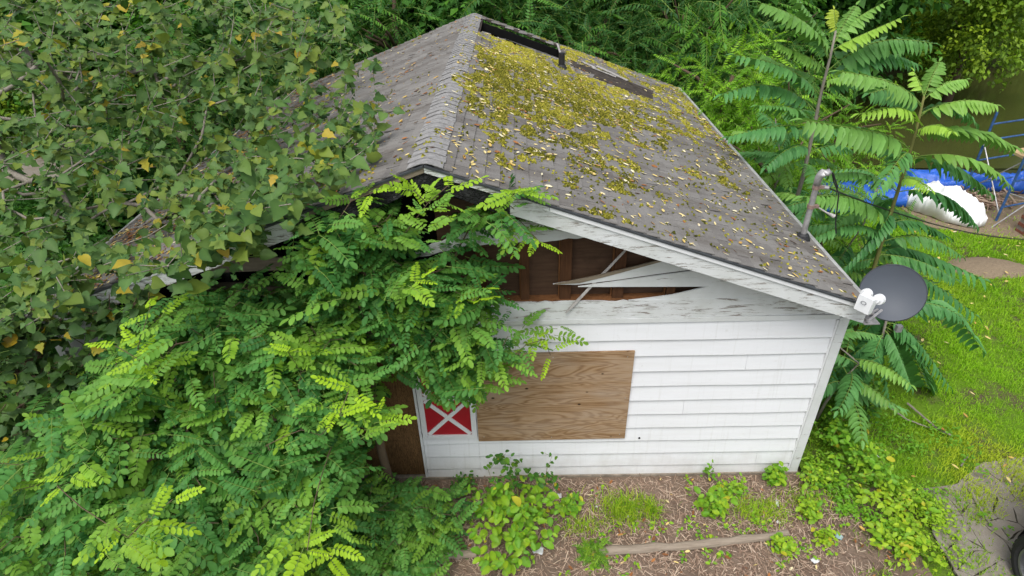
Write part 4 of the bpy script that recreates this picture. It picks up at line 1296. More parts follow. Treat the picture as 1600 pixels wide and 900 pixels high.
def ground_bits():
    g = lambda u, v, z=0.0: at(u, v, 2, z)
    log_thing('garden_log', [g(936, 862, .04), g(1080, 852, .04), g(1232, 834, .05)], .052, MT['log'], 'long weathered grey log edging the straw bed in front of the wall', 'log', 5)
    log_thing('edging_timber', [g(668, 868, .04), g(745, 866, .04)], .05, MT['log'], 'short dark timber edge by the locust leaves', 'timber', 6)
    for k, (pts, rd, lab) in enumerate([
        ([(1362, 617), (1395, 640), (1418, 656)], .012, 'straight grey stick lying on bare soil under the fern-like leaves'),
        ([(1418, 630), (1462, 668), (1488, 681)], .014, 'crooked stick lying on soil nearest the lawn'),
        ([(1416, 655), (1440, 664), (1458, 670)], .008, 'thin pale twig between two thicker sticks'),
        ([(1514, 763), (1532, 795), (1549, 822)], .016, 'pale peeled stick across the cracked asphalt'),
        ([(1544, 824), (1560, 835), (1577, 848)], .010, 'thin pale stick beside the car tyre'),
        ([(1502, 728), (1507, 718), (1512, 714)], .009, 'short bent twig in the grass above the asphalt'),
        ([(1180, 832), (1205, 862), (1228, 884)], .005, 'dry stalk on the straw below the log')]):
        log_thing('fallen_stick', [g(u, v, rd + .035) for u, v in pts], rd, MT['bark_grey'], lab, 'stick', 20 + k, 'sticks on the ground', 6)
    rng = np.random.default_rng(9)
    scraps = [(1273, 877, .036, 'paper', 'crumpled white paper scrap on the straw below the bush'), (1310, 840, .035, 'bluepaper', 'pale blue wrapper lying under the yellow-green bush'), (874, 776, .030, 'paper', 'flat white scrap at the foot of the wall, beside a rounder one'),
              (895, 774, .026, 'paper', 'round white scrap at the foot of the wall'), (1214, 788, .04, 'paper', 'thin white strip lying near the log end'), (1216, 817, .02, 'paper', 'tiny white scrap on the log end'),
              (983, 807, .022, 'paper', 'white scrap caught in the grass tuft'), (932, 792, .014, 'paper', 'small white crumb beside the grass tuft'), (841, 862, .05, 'paper', 'clear crumpled plastic by the heart-leaved shrub'), (1370, 714, .02, 'paper', 'small white scrap in weeds near the corner of the lawn'), (1443, 770, .025, 'paper', 'pale scrap at the edge of the asphalt')]
    for k, (u, v, s_, mt, lab) in enumerate(scraps):
        p = g(u, v, .02); n = 6
        X, Y = np.meshgrid(np.linspace(-1, 1, n), np.linspace(-1, 1, n), indexing='ij')
        asp = .35 if 'strip' in lab else .8
        Z = s_ * (.25 + .55 * vnoise(X * 2 + k * 3 + 9, Y * 2 + 7, 90 + k))
        V = np.stack([X * s_ * (1 + .1 * rng.normal(size=X.shape)), Y * s_ * asp, Z], -1).reshape(-1, 3)
        a = rng.random() * 3; c, s2 = math.cos(a), math.sin(a); V[:, :2] = V[:, :2] @ np.array([[c, s2], [-s2, c]])
        i = np.arange(n * n).reshape(n, n); Q = np.stack([i[:-1, :-1], i[1:, :-1], i[1:, 1:], i[:-1, 1:]], -1).reshape(-1, 4)
        o = link('paper_scrap', np_mesh('paper_scrap', V, Q, MT[mt], smooth=False), loc=tuple(p)); o.modifiers.new('thick', 'SOLIDIFY').thickness = .002
        tag(o, lab, 'litter', 'scraps of litter')


satellite_dish(); service_mast(); hanging_lath(); car(); scaffold(); covers(); ground_bits()

# ------------------------------------------------------------------ leaf shapes
def blade_tmpl(w=.42, fold=.12, tip=1.0, wide_at=.4, curl=.06, lo=False):
    """one leaf of unit length along x, two halves folded at the midrib"""
    if lo:
        V = np.array([(0, 0, 0), (wide_at, w / 2, fold * w), (wide_at, -w / 2, fold * w), (1, 0, -curl)])
        T = np.array([(0, 2, 3), (0, 3, 1)])
        return V, T
    V = np.array([(0, 0, 0), (.33, 0, 0), (.68, 0, -curl * .4), (1, 0, -curl),
                  (wide_at * .35, w * .33, fold * w * .7), (wide_at * 1.25, w * .5, fold * w), (wide_at + (1 - wide_at) * .72, w * .33 * tip, fold * w * .6 - curl * .6),
                  (wide_at * .35, -w * .33, fold * w * .7), (wide_at * 1.25, -w * .5, fold * w), (wide_at + (1 - wide_at) * .72, -w * .33 * tip, fold * w * .6 - curl * .6)])
    T = np.array([(0, 1, 4), (4, 1, 5), (5, 1, 2), (5, 2, 6), (6, 2, 3), (0, 7, 1), (7, 8, 1), (8, 2, 1), (8, 9, 2), (9, 3, 2)])
    return V, T


def broad_tmpl(w=.86, seed=0, lobe=0.0):
    """broad toothed heart-shaped leaf"""
    rng = np.random.default_rng(seed)
    half = [(.0, .0), (-.05, .16), (.04, .34), (.22, .44), (.42, .42), (.62, .30), (.80, .17), (1.0, 0.0)]
    if lobe: half = [(.0, .0), (-.04, .15), (.06, .32), (.20, .36 + lobe), (.42, .26), (.56, .30 + lobe * .6), (.76, .12), (1.0, 0.0)]
    mid = [(0, 0), (.25, 0), (.5, 0), (.75, 0), (1, 0)]
    fold = .10 + .10 * rng.random(); curl = .05 + .18 * rng.random()
    z = lambda x, y: fold * abs(y) * 1.6 - curl * x * x + .03 * math.sin(9 * x + seed)
    V = [(x, 0, z(x, 0)) for x, _ in mid]
    L = []; Rr = []
    for x, y in half[1:-1]:
        j = rng.normal() * .018
        L.append(len(V)); V.append((x + j, (y + j) * w, z(x, y * w)))
    for x, y in half[1:-1]:
        j = rng.normal() * .018
        Rr.append(len(V)); V.append((x + j, -(y + j) * w, z(x, y * w)))
    T = []
    def stitch(S, flip):
        seq = S + [4]
        m = 0; t = []
        prev = S[0]; t.append((0, 1, S[0])); m = 1
        for k in range(1, len(seq)):
            cur = seq[k]
            t.append((prev, m, cur))
            while m < 4 and V[m][0] < V[cur][0] - .02 and cur != 4:
                t.append((m, m + 1, cur)); m += 1
            prev = cur
        if m < 4: pass
        for a in t: T.append(a if flip else (a[0], a[2], a[1])) if False else T.append(a if not flip else (a[0], a[2], a[1]))
    stitch(L, False); stitch(Rr, True)
    T = [t for t in T if len(set(t)) == 3]
    return np.array(V), np.array(T)


def pack(V, T, M=None, tint=None, young=None):
    n = len(V)
    return {'V': V, 'T': T, 'M': np.zeros(len(T), int) if M is None else M, 'tint': np.zeros(n) if tint is None else tint, 'young': np.zeros(n) if young is None else young}


def stem_geo(pts, r, seg=3):
    b = MB(); b.tube(pts, r, seg, caps=False)
    V = np.concatenate(b.V); F = np.array(b.F)
    return V, np.concatenate([F[:, [0, 1, 2]], F[:, [0, 2, 3]]])


def compound_tmpl(pairs=8, ll=.20, lw=.46, droop=.25, tiltdn=.25, ang=68, bare=.14, lo=False, seed=0, taper=.25, rise=.0, shape=.42, hang=0.0):
    """pinnate leaf of unit length along x"""
    rng = np.random.default_rng(seed)
    f = lambda t: np.array([t, .05 * math.sin(3 * t + seed) * t, rise * math.sin(math.pi * t * .8) - droop * t * t])
    Vs, Ts, Ms, tt, off = [], [], [], [], 0
    bend = np.array([f(t) for t in np.linspace(0, .97, 3 if lo else 6)])
    sV, sT = stem_geo(list(bend), [.012 - .007 * k / len(bend) for k in range(len(bend))], 3)
    Vs.append(sV); Ts.append(sT); Ms.append(np.ones(len(sT), int)); tt.append(np.zeros(len(sV))); off = len(sV)
    bV, bT = blade_tmpl(lw, .08, 1.0, shape, .08, lo)
    def put(p, d, up, s, tv):
        nonlocal off
        Rm = frames(d[None], up[None])[0]
        W = (bV * s) @ Rm.T + p
        Vs.append(W); Ts.append(bT + off); Ms.append(np.zeros(len(bT), int)); tt.append(np.full(len(W), tv) + (np.r_[np.full(4, .2), np.zeros(len(W) - 4)] if not lo else 0)); off += len(W)
    for k in range(pairs):
        t = bare + (1 - bare) * (k + .3) / pairs
        p = f(t); d0 = f(min(1, t + .02)) - f(t - .02); d0 /= np.linalg.norm(d0)
        sz = ll * (1 - taper * abs(2 * (k + .5) / pairs - .9)) * (.9 + .2 * rng.random())
        for sg in (-1, 1):
            a = R(ang + rng.normal() * 5 - 18 * (k / pairs))
            lat = np.array([0, sg, 0.])
            d = d0 * math.cos(a) + lat * math.sin(a) + np.array([0, 0, -tiltdn - hang * (.6 + .5 * rng.random()) + rng.normal() * .08])
            d /= np.linalg.norm(d)
            up = np.array([0, 0, 1.]) + .25 * rng.normal(size=3) + lat * hang * .6
            put(p, d, up, sz, rng.normal() * .10)
    p = f(1.0); d = f(1.0) - f(.95); put(p - d * .4, d / np.linalg.norm(d), np.array([0, .1, 1.]), ll, 0)
    return pack(np.concatenate(Vs), np.concatenate(Ts), np.concatenate(Ms), np.concatenate(tt))


LOCUST = [compound_tmpl(p, .225 + .02 * (s % 2), .57, .06 + .08 * (s % 4), .06 + .09 * (s % 3), 72, .13, False, s, shape=.48) for s, p in enumerate((8, 7, 8, 8, 7, 9, 7, 6))]
LOCUST_LO = [compound_tmpl(8, .20, .52, .15 + .08 * s, .15, 70, .13, True, s + 20) for s in range(4)]
FERN_LO = [compound_tmpl(11, .20, .34, .25 + .12 * s, .3, 72, .1, True, s + 40, hang=.3) for s in range(4)]
BROAD = []
for s in range(7):
    V, T = broad_tmpl(.80 + .06 * (s % 4), s, (0, .10, 0, .18, 0, .12, 0)[s])
    pV, pT = stem_geo([np.array([-.42, .02, .07]), np.array([-.2, 0, .06]), np.array([0.02, 0, .0])], .013, 3)
    BROAD.append(pack(np.concatenate([V, pV]), np.concatenate([T, pT + len(V)]), np.concatenate([np.zeros(len(T), int), np.ones(len(pT), int)]), np.concatenate([np.r_[np.full(5, .32), np.zeros(len(V) - 5)], np.zeros(len(pV))])))
OVAL = []
for s in range(5):
    V, T = blade_tmpl(.50 + .06 * s, .16, 1.0, .40, .12 + .05 * s)
    OVAL.append(pack(V, T, None, np.r_[np.full(4, .3), np.zeros(len(V) - 4)]))
SIMPLE_LO = [pack(*blade_tmpl(.62, .15, 1, .42, .1, True)), pack(*blade_tmpl(.8, .1, 1, .38, .15, True))]


# ------------------------------------------------------------------ growing branches
def grow(base, top_pts, tips, rng, jitter=.06, bow=.10, step=.28):
    """skeleton of nodes (pos, parent): trunk polyline then each tip hooked onto the nearest lower wood"""
    pos = [np.asarray(base, float)]; par = [-1]
    for p in top_pts:
        pos.append(np.asarray(p, float)); par.append(len(pos) - 2)
    nt = len(pos)
    order = np.argsort(np.linalg.norm(tips - pos[nt - 1], axis=1))
    tipid = {}
    for ti in order:
        t = tips[ti]; P = np.array(pos)
        d = np.linalg.norm(P - t, axis=1) + .5 * np.maximum(0, P[:, 2] - t[2] + .05)
        d[0] += 5
        j = int(np.argmin(d)); a = P[j]; L = np.linalg.norm(t - a)
        n = max(1, int(L / step))
        last = j
        for k in range(1, n + 1):
            f = k / n
            p = a + (t - a) * f + np.array([0, 0, bow * L * math.sin(math.pi * f)]) + (rng.normal(size=3) * jitter * L * .3 if k < n else 0)
            pos.append(p); par.append(last); last = len(pos) - 1
        tipid[ti] = last
    cnt = np.ones(len(pos))
    for i in range(len(pos) - 1, 0, -1): cnt[par[i]] += cnt[i] * (1 if par[i] >= 0 else 0)
    return np.array(pos), np.array(par), cnt, [tipid[i] for i in range(len(tips))], nt


def wood(root, pos, par, cnt, nt, r_trunk, r_tip, mat, seg=6):
    """trunk part and one branch part for each limb leaving it"""
    tot = cnt[0]
    rad = np.maximum(r_tip, r_trunk * (cnt / tot) ** .64)
    kids = {}
    for i, p in enumerate(par): kids.setdefault(int(p), []).append(i)
    b = MB(); b.tube([pos[i] for i in range(nt)], [rad[i] for i in range(nt)], 10)
    root.part(b, 'trunk', mat, smooth=True)
    # chains
    def chains(start_parent, first, mb):
        stack = [(start_parent, first)]
        while stack:
            p0, i = stack.pop()
            pts, rr = [pos[p0]], [min(rad[p0], rad[i] * 1.15)]
            while True:
                pts.append(pos[i]); rr.append(rad[i])
                ch = [c for c in kids.get(i, [])]
                if not ch: break
                ch.sort(key=lambda c: -cnt[c])
                for c in ch[1:]: stack.append((i, c))
                i = ch[0]
            mb.tube(pts, rr, seg if rr[0] > .008 else 4, caps=False)
    for i in range(nt):
        for c in kids.get(i, []):
            if c < nt: continue
            mb = MB(); chains(i, c, mb)
            root.part(mb, 'branch', mat, smooth=True)


def leaf_objs(root, tmpls, meshes, pos, Rm, sc, which, tint, young, mats, n_ind=300, name='leaf', rest='foliage', bin_=16):
    """the leaves that show largest become parts, the others one mesh"""
    uv = pr(pos); dist = np.linalg.norm(pos - CAM, axis=1)
    inside = (uv[:, 0] > -40) & (uv[:, 0] < 1640) & (uv[:, 1] > -40) & (uv[:, 1] < 940)
    key = np.floor(uv / bin_).astype(int); order = np.argsort(dist)
    rank = np.full(len(pos), 99.0); seen = {}
    for i in order:
        k = (key[i, 0], key[i, 1]); rank[i] = seen.get(k, 0); seen[k] = rank[i] + 1
    score = rank - sc / dist * 10 + 50 * ~inside
    ind = np.argsort(score)[:n_ind]
    isind = np.zeros(len(pos), bool); isind[ind] = True
    for i in ind:
        me = meshes[int(which[i])]
        o = bpy.data.objects.new(name, me); COL.objects.link(o); o.parent = root.o
        m = Matrix(Rm[i].tolist()).to_4x4(); m = Matrix.Translation(Vector(pos[i] - root.p)) @ m @ Matrix.Diagonal((sc[i], sc[i], sc[i], 1))
        o.matrix_basis = m
        y = float(young[i])
        o.color = (min(y, 1.0), max(0.0, y - 1.0), 0, 1)
    r = ~isind
    if r.any():
        V, T, M, A = scatter(tmpls, pos[r], Rm[r], sc[r], which[r], tint[r], young[r])
        me = np_mesh(rest, V - root.p, T, mats, A, M)
        o = link(rest, me, root.o, color=(0, 0, 0, 1)); o['kind'] = 'stuff'


def tmpl_meshes(tmpls, name, mats):
    return [np_mesh(name, t['V'], t['T'], mats, {'tint': np.clip(t['tint'] + .5, 0, 1), 'young': t['young']}, t['M']) for t in tmpls]


LOC_ME = tmpl_meshes(LOCUST, 'locust_leaf', [MT['locust'], MT['rachis']])
BRO_ME = tmpl_meshes(BROAD, 'broad_leaf', [MT['broad'], MT['rachis']])
VIN_ME = tmpl_meshes(BROAD, 'vine_leaf', [MT['vine'], MT['rachis']])
OVA_ME = tmpl_meshes(OVAL, 'shrub_leaf', [MT['shrub']])


def spray(tips, tipdir, rng, n_lo, n_hi, back, spread, updn, size, sz_var):
    """leaves set alternately along the end of each twig"""
    P, D, S, U = [], [], [], []
    for t, d in zip(tips, tipdir):
        n = rng.integers(n_lo, n_hi + 1)
        lat = np.cross(d, [0, 0, 1]); lat /= np.linalg.norm(lat) + 1e-9
        for k in range(n):
            f = k / max(1, n - 1)
            p = t - d * back * (1 - f) + rng.normal(size=3) * .015
            sg = 1 if k % 2 else -1
            dd = d * (.35 + .9 * f * (k == n - 1)) + lat * sg * spread * (1 - .5 * (k == n - 1)) + np.array([0, 0, updn]) + rng.normal(size=3) * .28
            P.append(p); D.append(dd); S.append(size * (1 + sz_var * 1.4 * rng.normal()) * (.8 + .3 * (1 - f)))
            U.append(np.array([0, -.12, 1.]) + rng.normal(size=3) * .22)
    return np.array(P), np.array(D), np.clip(np.array(S), size * .5, size * 1.6), np.array(U)


def locust_tree(label, base, trunk, poly, ntip, yfn, zmin, seed, n_ind=300, size=.36, young_at=(), r_trunk=.05, leaves=(4, 7), dens=None, group='black locust saplings against the house'):
    rng = np.random.default_rng(seed)
    uv = sample_poly(poly, ntip, rng)
    tips = []
    for u, v in uv:
        y = yfn(u, v) + abs(rng.normal()) * .38
        p = at(u, v, 1, min(y, -.06 if u > 480 or v > 440 else -.42))
        if p[2] < zmin: p = at(u, v, 2, zmin + .3 * rng.random())
        tips.append(p)
    for u, v, y in young_at: tips.append(at(u, v, 1, y))
    tips = np.array(tips); ny = len(young_at)
    r = Root('locust_tree', base, label, 'tree', group)
    pos, par, cnt, tid, nt = grow(base, trunk, tips, rng)
    wood(r, pos, par, cnt, nt, r_trunk, .0035, MT['bark'])
    td = np.array([pos[i] - pos[par[i]] for i in tid]); td /= np.linalg.norm(td, axis=1, keepdims=True) + 1e-9
    td = td * .6 + rng.normal(size=td.shape) * .35; td[:, 2] = td[:, 2] * .4 + .05; td /= np.linalg.norm(td, axis=1, keepdims=True)
    P, D, S, U = [], [], [], []; yg = []
    for k in range(len(tips)):
        young = k >= len(tips) - ny
        p, d, s, u = spray(tips[k:k + 1], td[k:k + 1], rng, leaves[0] + 2 * young, leaves[1] + 2 * young, .34, 1.0, -.12 + .25 * young, size * (.8 if young else 1), .16)
        P.append(p); D.append(d); S.append(s); U.append(u)
        base_y = rng.random() ** 3.2 * .5
        yg.append(np.clip((np.linspace(.2, 1.0, len(p)) if young else np.full(len(p), base_y)) + rng.normal(size=len(p)) * .08, 0, 1))
    P, D, S, U, yg = map(np.concatenate, (P, D, S, U, yg))
    P[:, 1] = np.minimum(P[:, 1], np.where(P[:, 2] < 2.9, -.09, -.07))
    Rm = frames(D, U)
    which = rng.integers(0, len(LOCUST), len(P)); tint = np.clip(.45 + .28 * rng.normal(size=len(P)), 0, 1)
    leaf_objs(r, LOCUST, LOC_ME, P, Rm, S, which, tint, yg, [MT['locust'], MT['rachis']], n_ind)
    return r


# the saplings along the front of the house
locust_tree('slender locust sapling with bright tips reaching up across the broken gable', (-.72, -.35, 0), [(-.75, -.40, .9), (-.72, -.42, 1.8), (-.60, -.45, 2.5)],
            [(500, 330), (560, 310), (615, 325), (630, 350), (640, 430), (690, 420), (735, 350), (770, 310), (812, 310), (800, 335), (750, 372), (705, 420), (770, 445), (775, 470), (750, 510), (825, 530), (835, 545), (780, 575), (770, 620), (752, 630), (735, 605), (690, 600), (650, 575), (590, 540), (540, 490), (480, 440), (470, 400), (480, 360)],
            200, lambda u, v: -.55 - .25 * ((v - 280) / 400), 1.0, 101, 300, .265,
            [(640, 292, -.75), (668, 318, -.7), (585, 300, -.6), (805, 300, -.6), (700, 290, -.5), (845, 380, -.45), (760, 455, -.7), (660, 432, -.9), (850, 530, -.4), (740, 470, -.75), (860, 555, -.4)], .045)
locust_tree('tall locust thicket with yellow-green sprouts filling the corner below the linden', (-2.75, -1.1, 0), [(-2.75, -1.1, .8), (-2.7, -1.15, 1.5), (-2.5, -1.2, 2.0)],
            [(60, 710), (140, 600), (200, 520), (290, 470), (430, 465), (560, 500), (585, 560), (585, 600), (555, 640), (520, 700), (470, 800), (420, 905), (-30, 905), (-30, 720)],
            440, lambda u, v: -.62 - 1.5 * ((v - 430) / 470), .5, 102, 300, .295,
            [(215, 545, -1.25), (240, 575, -1.3), (180, 540, -1.2), (235, 480, -1.0), (545, 610, -1.35), (530, 650, -1.5), (590, 640, -1.4), (230, 810, -2.35), (200, 840, -2.4), (270, 780, -2.2), (480, 860, -2.4), (520, 870, -2.3), (450, 550, -1.2), (90, 760, -2.0)], .06)
locust_tree('low spreading locust sapling beside the shutter, trailing onto the straw bed', (-1.35, -.75, 0), [(-1.35, -.78, .3), (-1.3, -.8, .6)],
            [(400, 720), (470, 670), (540, 670), (580, 735), (640, 765), (690, 775), (720, 785), (725, 805), (690, 840), (660, 905), (380, 905)],
            300, lambda u, v: -.35 - 1.05 * ((v - 650) / 250), .12, 103, 300, .245, [(668, 800, -.7)], .03, (3, 6))
locust_tree('shaded locust sapling behind the thicket, under the lower roof corner', (-3.2, -.4, 0), [(-3.2, -.42, .9), (-3.1, -.45, 1.6)],
            [(310, 465), (420, 440), (520, 450), (570, 520), (590, 580), (560, 620), (400, 600), (250, 560), (200, 600), (60, 700), (100, 610), (200, 500)],
            220, lambda u, v: -.42 - .25 * ((v - 430) / 270), .8, 104, 200, .28, [], .045)


# ------------------------------------------------------------------ broad-leaved tree over the roof
def roof_left_t(u, v):
    d = ray(u, v)   # distance factor to the plane of the leafier slope
    den = d[2] - SL * d[0]
    t = (ZA - CAM[2] + SL * CAM[0]) / den if abs(den) > 1e-6 else 99
    return t if t > 0 else 99


def leafy(label, cat, name, base, trunk, poly, ntip, tfn, seed, n_ind, size, r_trunk, me, mats, leaves, yellow=.05, group=None, wood_mat='bark_grey', updn=-.35, zmin=.2):
    rng = np.random.default_rng(seed)
    uv = sample_poly(poly, ntip, rng)
    if seed == 111: uv = np.concatenate([uv, sample_poly([(400, 120), (560, 130), (610, 190), (585, 235), (520, 275), (460, 320), (330, 400), (300, 300)], 130, rng)])
    tips = np.array([CAM + tfn(u, v, rng) * ray(u, v) for u, v in uv])
    tips[:, 2] = np.maximum(tips[:, 2], zmin)
    r = Root(name, base, label, cat, group)
    pos, par, cnt, tid, nt = grow(base, trunk, tips, rng, bow=.05)
    wood(r, pos, par, cnt, nt, r_trunk, .004, MT[wood_mat])
    td = np.array([pos[i] - pos[par[i]] for i in tid]); td /= np.linalg.norm(td, axis=1, keepdims=True) + 1e-9
    P, D, S, U = spray(tips, td, rng, leaves[0], leaves[1], .42, 1.0, updn, size, .30)
    U = U + np.array([.05, -.55, -.1]) + rng.normal(size=U.shape) * .3
    n = len(P); yg = np.clip(rng.random(n) ** 3 * .5, 0, 1); q = rng.random(n); yg[q < yellow] = 1.05 + .85 * rng.random((q < yellow).sum()) ** .8
    leaf_objs(r, BROAD, me, P, frames(D, U), S, rng.integers(0, len(BROAD), n), np.clip(.5 + .27 * rng.normal(size=n), 0, 1), yg, mats, n_ind)
    return r


leafy('large broad-leaved tree with yellowing leaves spreading its branches over the roof', 'tree', 'linden_tree', (-7.6, 1.6, -.05),
      [(-7.2, 1.5, 1.6), (-6.6, 1.3, 2.8), (-5.6, 1.2, 3.6), (-4.6, 1.2, 4.1)],
      [(-60, -30), (430, -30), (540, 15), (600, 75), (620, 95), (545, 130), (500, 165), (560, 180), (630, 165), (640, 190), (590, 220), (570, 255), (520, 265), (470, 315), (380, 370), (300, 420), (180, 455), (60, 500), (-60, 560)],
      540, lambda u, v, rng: min(roof_left_t(u, v) * (.76 + .20 * rng.random()), 4.9 + 3.2 * rng.random() + .004 * max(0, 300 - v)), 111, 300, .100, .055, BRO_ME, [MT['broad'], MT['rachis']], (6, 10), .025)
leafy('second broad-leaved tree standing behind the linden, thinner and darker', 'tree', 'linden_tree', (-8.8, 4.5, -.05),
      [(-8.6, 4.4, 1.6), (-8.0, 4.4, 3.0), (-7.0, 4.5, 3.9)],
      [(-60, -40), (420, -40), (560, 20), (520, 90), (420, 130), (300, 170), (100, 230), (-60, 300)],
      320, lambda u, v, rng: 7.4 + 3.5 * rng.random(), 112, 200, .13, .10, BRO_ME, [MT['broad'], MT['rachis']], (6, 10), .03)
leafy('dark ivy-like vine climbing over the lower roof corner and grey wall', 'vine', 'climbing_vine', (-4.3, -.5, 0),
      [(-4.25, -.5, .7), (-4.2, -.48, 1.4), (-4.0, -.45, 2.1)],
      [(-40, 480), (90, 470), (200, 440), (300, 430), (250, 470), (180, 500), (150, 560), (90, 640), (60, 700), (-40, 760)],
      170, lambda u, v, rng: (min(-.45 - .0011 * max(0, v - 480) , -.3) + .12 * rng.normal() - CAM[1]) / ray(u, v)[1], 113, 200, .105, .03, VIN_ME, [MT['vine'], MT['rachis']], (4, 7), .04, wood_mat='bark')


# ------------------------------------------------------------------ trees of heaven: every big frond a part
def frond(root, p0, p1, rng, young=0.0, pairs=13, lw=.055, mat=None, droop=None):
    p0, p1 = np.asarray(p0, float), np.asarray(p1, float)
    L = np.linalg.norm(p1 - p0)
    rise = L * (.09 + .09 * rng.random()); swing = rng.normal(size=3) * L * .05
    f = lambda t: p0 + (p1 - p0) * t + np.array([0, 0, rise * 4 * t * (1 - t) * (1.15 - .5 * t)]) + swing * math.sin(math.pi * t)
    ts = np.linspace(0, 1, 12)
    sV, sT = stem_geo([f(t) for t in ts], [.007 - .0045 * t for t in ts], 4)
    bV, bT = blade_tmpl(.38, .20, .85, .30, .22)
    Vs, Ts, Ms, tt, off = [sV], [sT], [np.ones(len(sT), int)], [np.zeros(len(sV))], len(sV)
    ll = (.062 + .135 * L) * (.85 + .3 * rng.random())
    roll = rng.normal() * .25
    for k in range(pairs):
        t = .13 + .87 * (k + .2) / pairs
        p = f(t); d0 = f(min(1, t + .02)) - f(t - .02); d0 /= np.linalg.norm(d0)
        lat = np.cross(d0, [0, 0, 1.]); lat /= np.linalg.norm(lat) + 1e-9
        up = np.cross(lat, d0)
        lat2 = lat * math.cos(roll) + up * math.sin(roll)
        s = ll * (1 - .45 * max(0, (t - .45) / .55) ** 1.5) * (.92 + .16 * rng.random()) * (.85 + .15 * min(1, k / 2))
        for sg in (-1, 1):
            if rng.random() < .03: continue
            h = .30 + .45 * rng.random()
            d = d0 * (.30 + .25 * t) + lat2 * sg * .9 - np.array([0, 0, h]) ; d /= np.linalg.norm(d)
            u_ = up + lat * sg * .55 + .12 * rng.normal(size=3)
            W = (bV * s) @ frames(d[None], u_[None])[0].T + p
            Vs.append(W); Ts.append(bT + off); Ms.append(np.zeros(len(bT), int)); tt.append(np.full(len(W), np.clip(.5 + .16 * rng.normal(), 0, 1))); off += len(W)
    p = f(1.0); d = p - f(.96); d /= np.linalg.norm(d)
    W = (bV * ll * .6) @ frames(d[None], np.array([[0, 0, 1.]]))[0].T + p
    Vs.append(W); Ts.append(bT + off); Ms.append(np.zeros(len(bT), int)); tt.append(np.full(len(W), .5))
    V = np.concatenate(Vs) - root.p
    me = np_mesh('frond', V, np.concatenate(Ts), [mat or MT['heaven'], MT['rachis']], {'tint': np.concatenate(tt), 'young': np.zeros(len(V))}, np.concatenate(Ms))
    return link('frond', me, root.o, color=(min(young, 1), max(0, young - 1), 0, 1))


def heaven_tree(label, stem_px, y, fronds, seed, base, r0=.035):
    """stem follows the given points at depth y; fronds: (u0,v0,u1,v1,dy,young)"""
    rng = np.random.default_rng(seed)
    r = Root('tree_of_heaven', base, label, 'tree', 'trees of heaven beside the house')
    S = [np.asarray(base, float)] + [at(u, v, 1, y) for u, v in stem_px]
    b = MB(); b.tube(S, [r0 * (1 - .75 * k / len(S)) for k in range(len(S))], 8); r.part(b, 'trunk', MT['bark_grey'] if seed % 2 else MT['stem_green'], smooth=True)
    for u0, v0, u1, v1, dy, yg in fronds:
        q0 = at(u0, v0, 1, y)
        j = np.argmin([np.linalg.norm(q0 - s) for s in S]); 
        # snap to the stem polyline
        best = None
        for a, c in zip(S[:-1], S[1:]):
            t = np.clip(np.dot(q0 - a, c - a) / np.dot(c - a, c - a), 0, 1); p = a + (c - a) * t
            if best is None or np.linalg.norm(p - q0) < np.linalg.norm(best - q0): best = p
        q1 = at(u1, v1, 1, y + dy)
        frond(r, best, q1, rng, yg, pairs=int(np.clip(9 + 8 * np.linalg.norm(q1 - best), 9, 18)))
    return r


heaven_tree('taller tree of heaven with reddish young crown, rising past the roof edge', [(1255, 275), (1264, 235), (1283, 145), (1297, 90), (1306, 48)], 3.5, [
    (1300, 92, 1190, 5, -.2, .25), (1300, 85, 1243, -6, .0, .2), (1306, 52, 1303, 15, .1, 1.35), (1304, 75, 1338, 8, .25, .3), (1306, 70, 1380, 5, .1, .35), (1307, 80, 1407, 28, -.2, .7),
    (1300, 96, 1247, 22, .3, .1), (1296, 112, 1458, 68, .0, .12), (1290, 110, 1208, 64, -.2, .4), (1285, 150, 1148, 86, -.2, .05), (1286, 128, 1190, 84, .3, .2), (1283, 140, 1432, 100, .3, .0), (1283, 145, 1384, 124, -.2, .05),
    (1276, 176, 1128, 148, -.2, .0), (1272, 190, 1184, 165, -.4, .1), (1267, 204, 1138, 214, -.4, .0), (1290, 130, 1360, 128, -.5, .45), (1266, 232, 1196, 262, -.5, .0), (1268, 215, 1350, 200, .4, .0), (1262, 240, 1330, 235, .3, .0), (1270, 200, 1230, 150, .6, .0), (1262, 245, 1180, 235, .4, .05)],
    201, (4.85, 3.55, 0))
heaven_tree('green-stemmed tree of heaven with pale arching fronds, behind the satellite dish', [(1352, 480), (1365, 420), (1388, 345), (1412, 270), (1430, 210), (1444, 150)], 1.7, [
    (1440, 165, 1313, 112, -.2, .3), (1440, 168, 1358, 146, -.4, .05), (1443, 152, 1428, 112, .2, .75), (1445, 150, 1468, 96, .2, .3), (1445, 157, 1510, 124, .0, .4), (1440, 178, 1557, 164, -.2, .45),
    (1440, 183, 1524, 192, .3, .05), (1430, 205, 1343, 178, -.3, .75), (1432, 205, 1489, 206, -.4, .8), (1425, 215, 1592, 234, -.1, .3), (1424, 248, 1578, 290, -.3, .35), (1424, 250, 1548, 303, .3, .05),
    (1420, 235, 1256, 188, -.3, .25), (1415, 260, 1340, 222, .4, .0), (1408, 280, 1456, 298, -.5, .75), (1402, 300, 1296, 274, -.1, .15), (1402, 300, 1524, 352, .1, .0), (1386, 350, 1256, 308, -.3, .25),
    (1384, 352, 1484, 372, .2, .0), (1380, 368, 1272, 372, -.2, .05), (1378, 378, 1502, 400, -.1, .1), (1372, 398, 1492, 436, -.3, .05), (1370, 405, 1538, 437, .3, .0), (1365, 432, 1524, 492, .1, .0), (1420, 240, 1370, 300, -.5, .05), (1400, 310, 1350, 330, .5, .0), (1390, 330, 1320, 420, -.2, .0), (1370, 405, 1290, 430, .2, .05)],
    202, (5.12, 1.7, 0), .032)
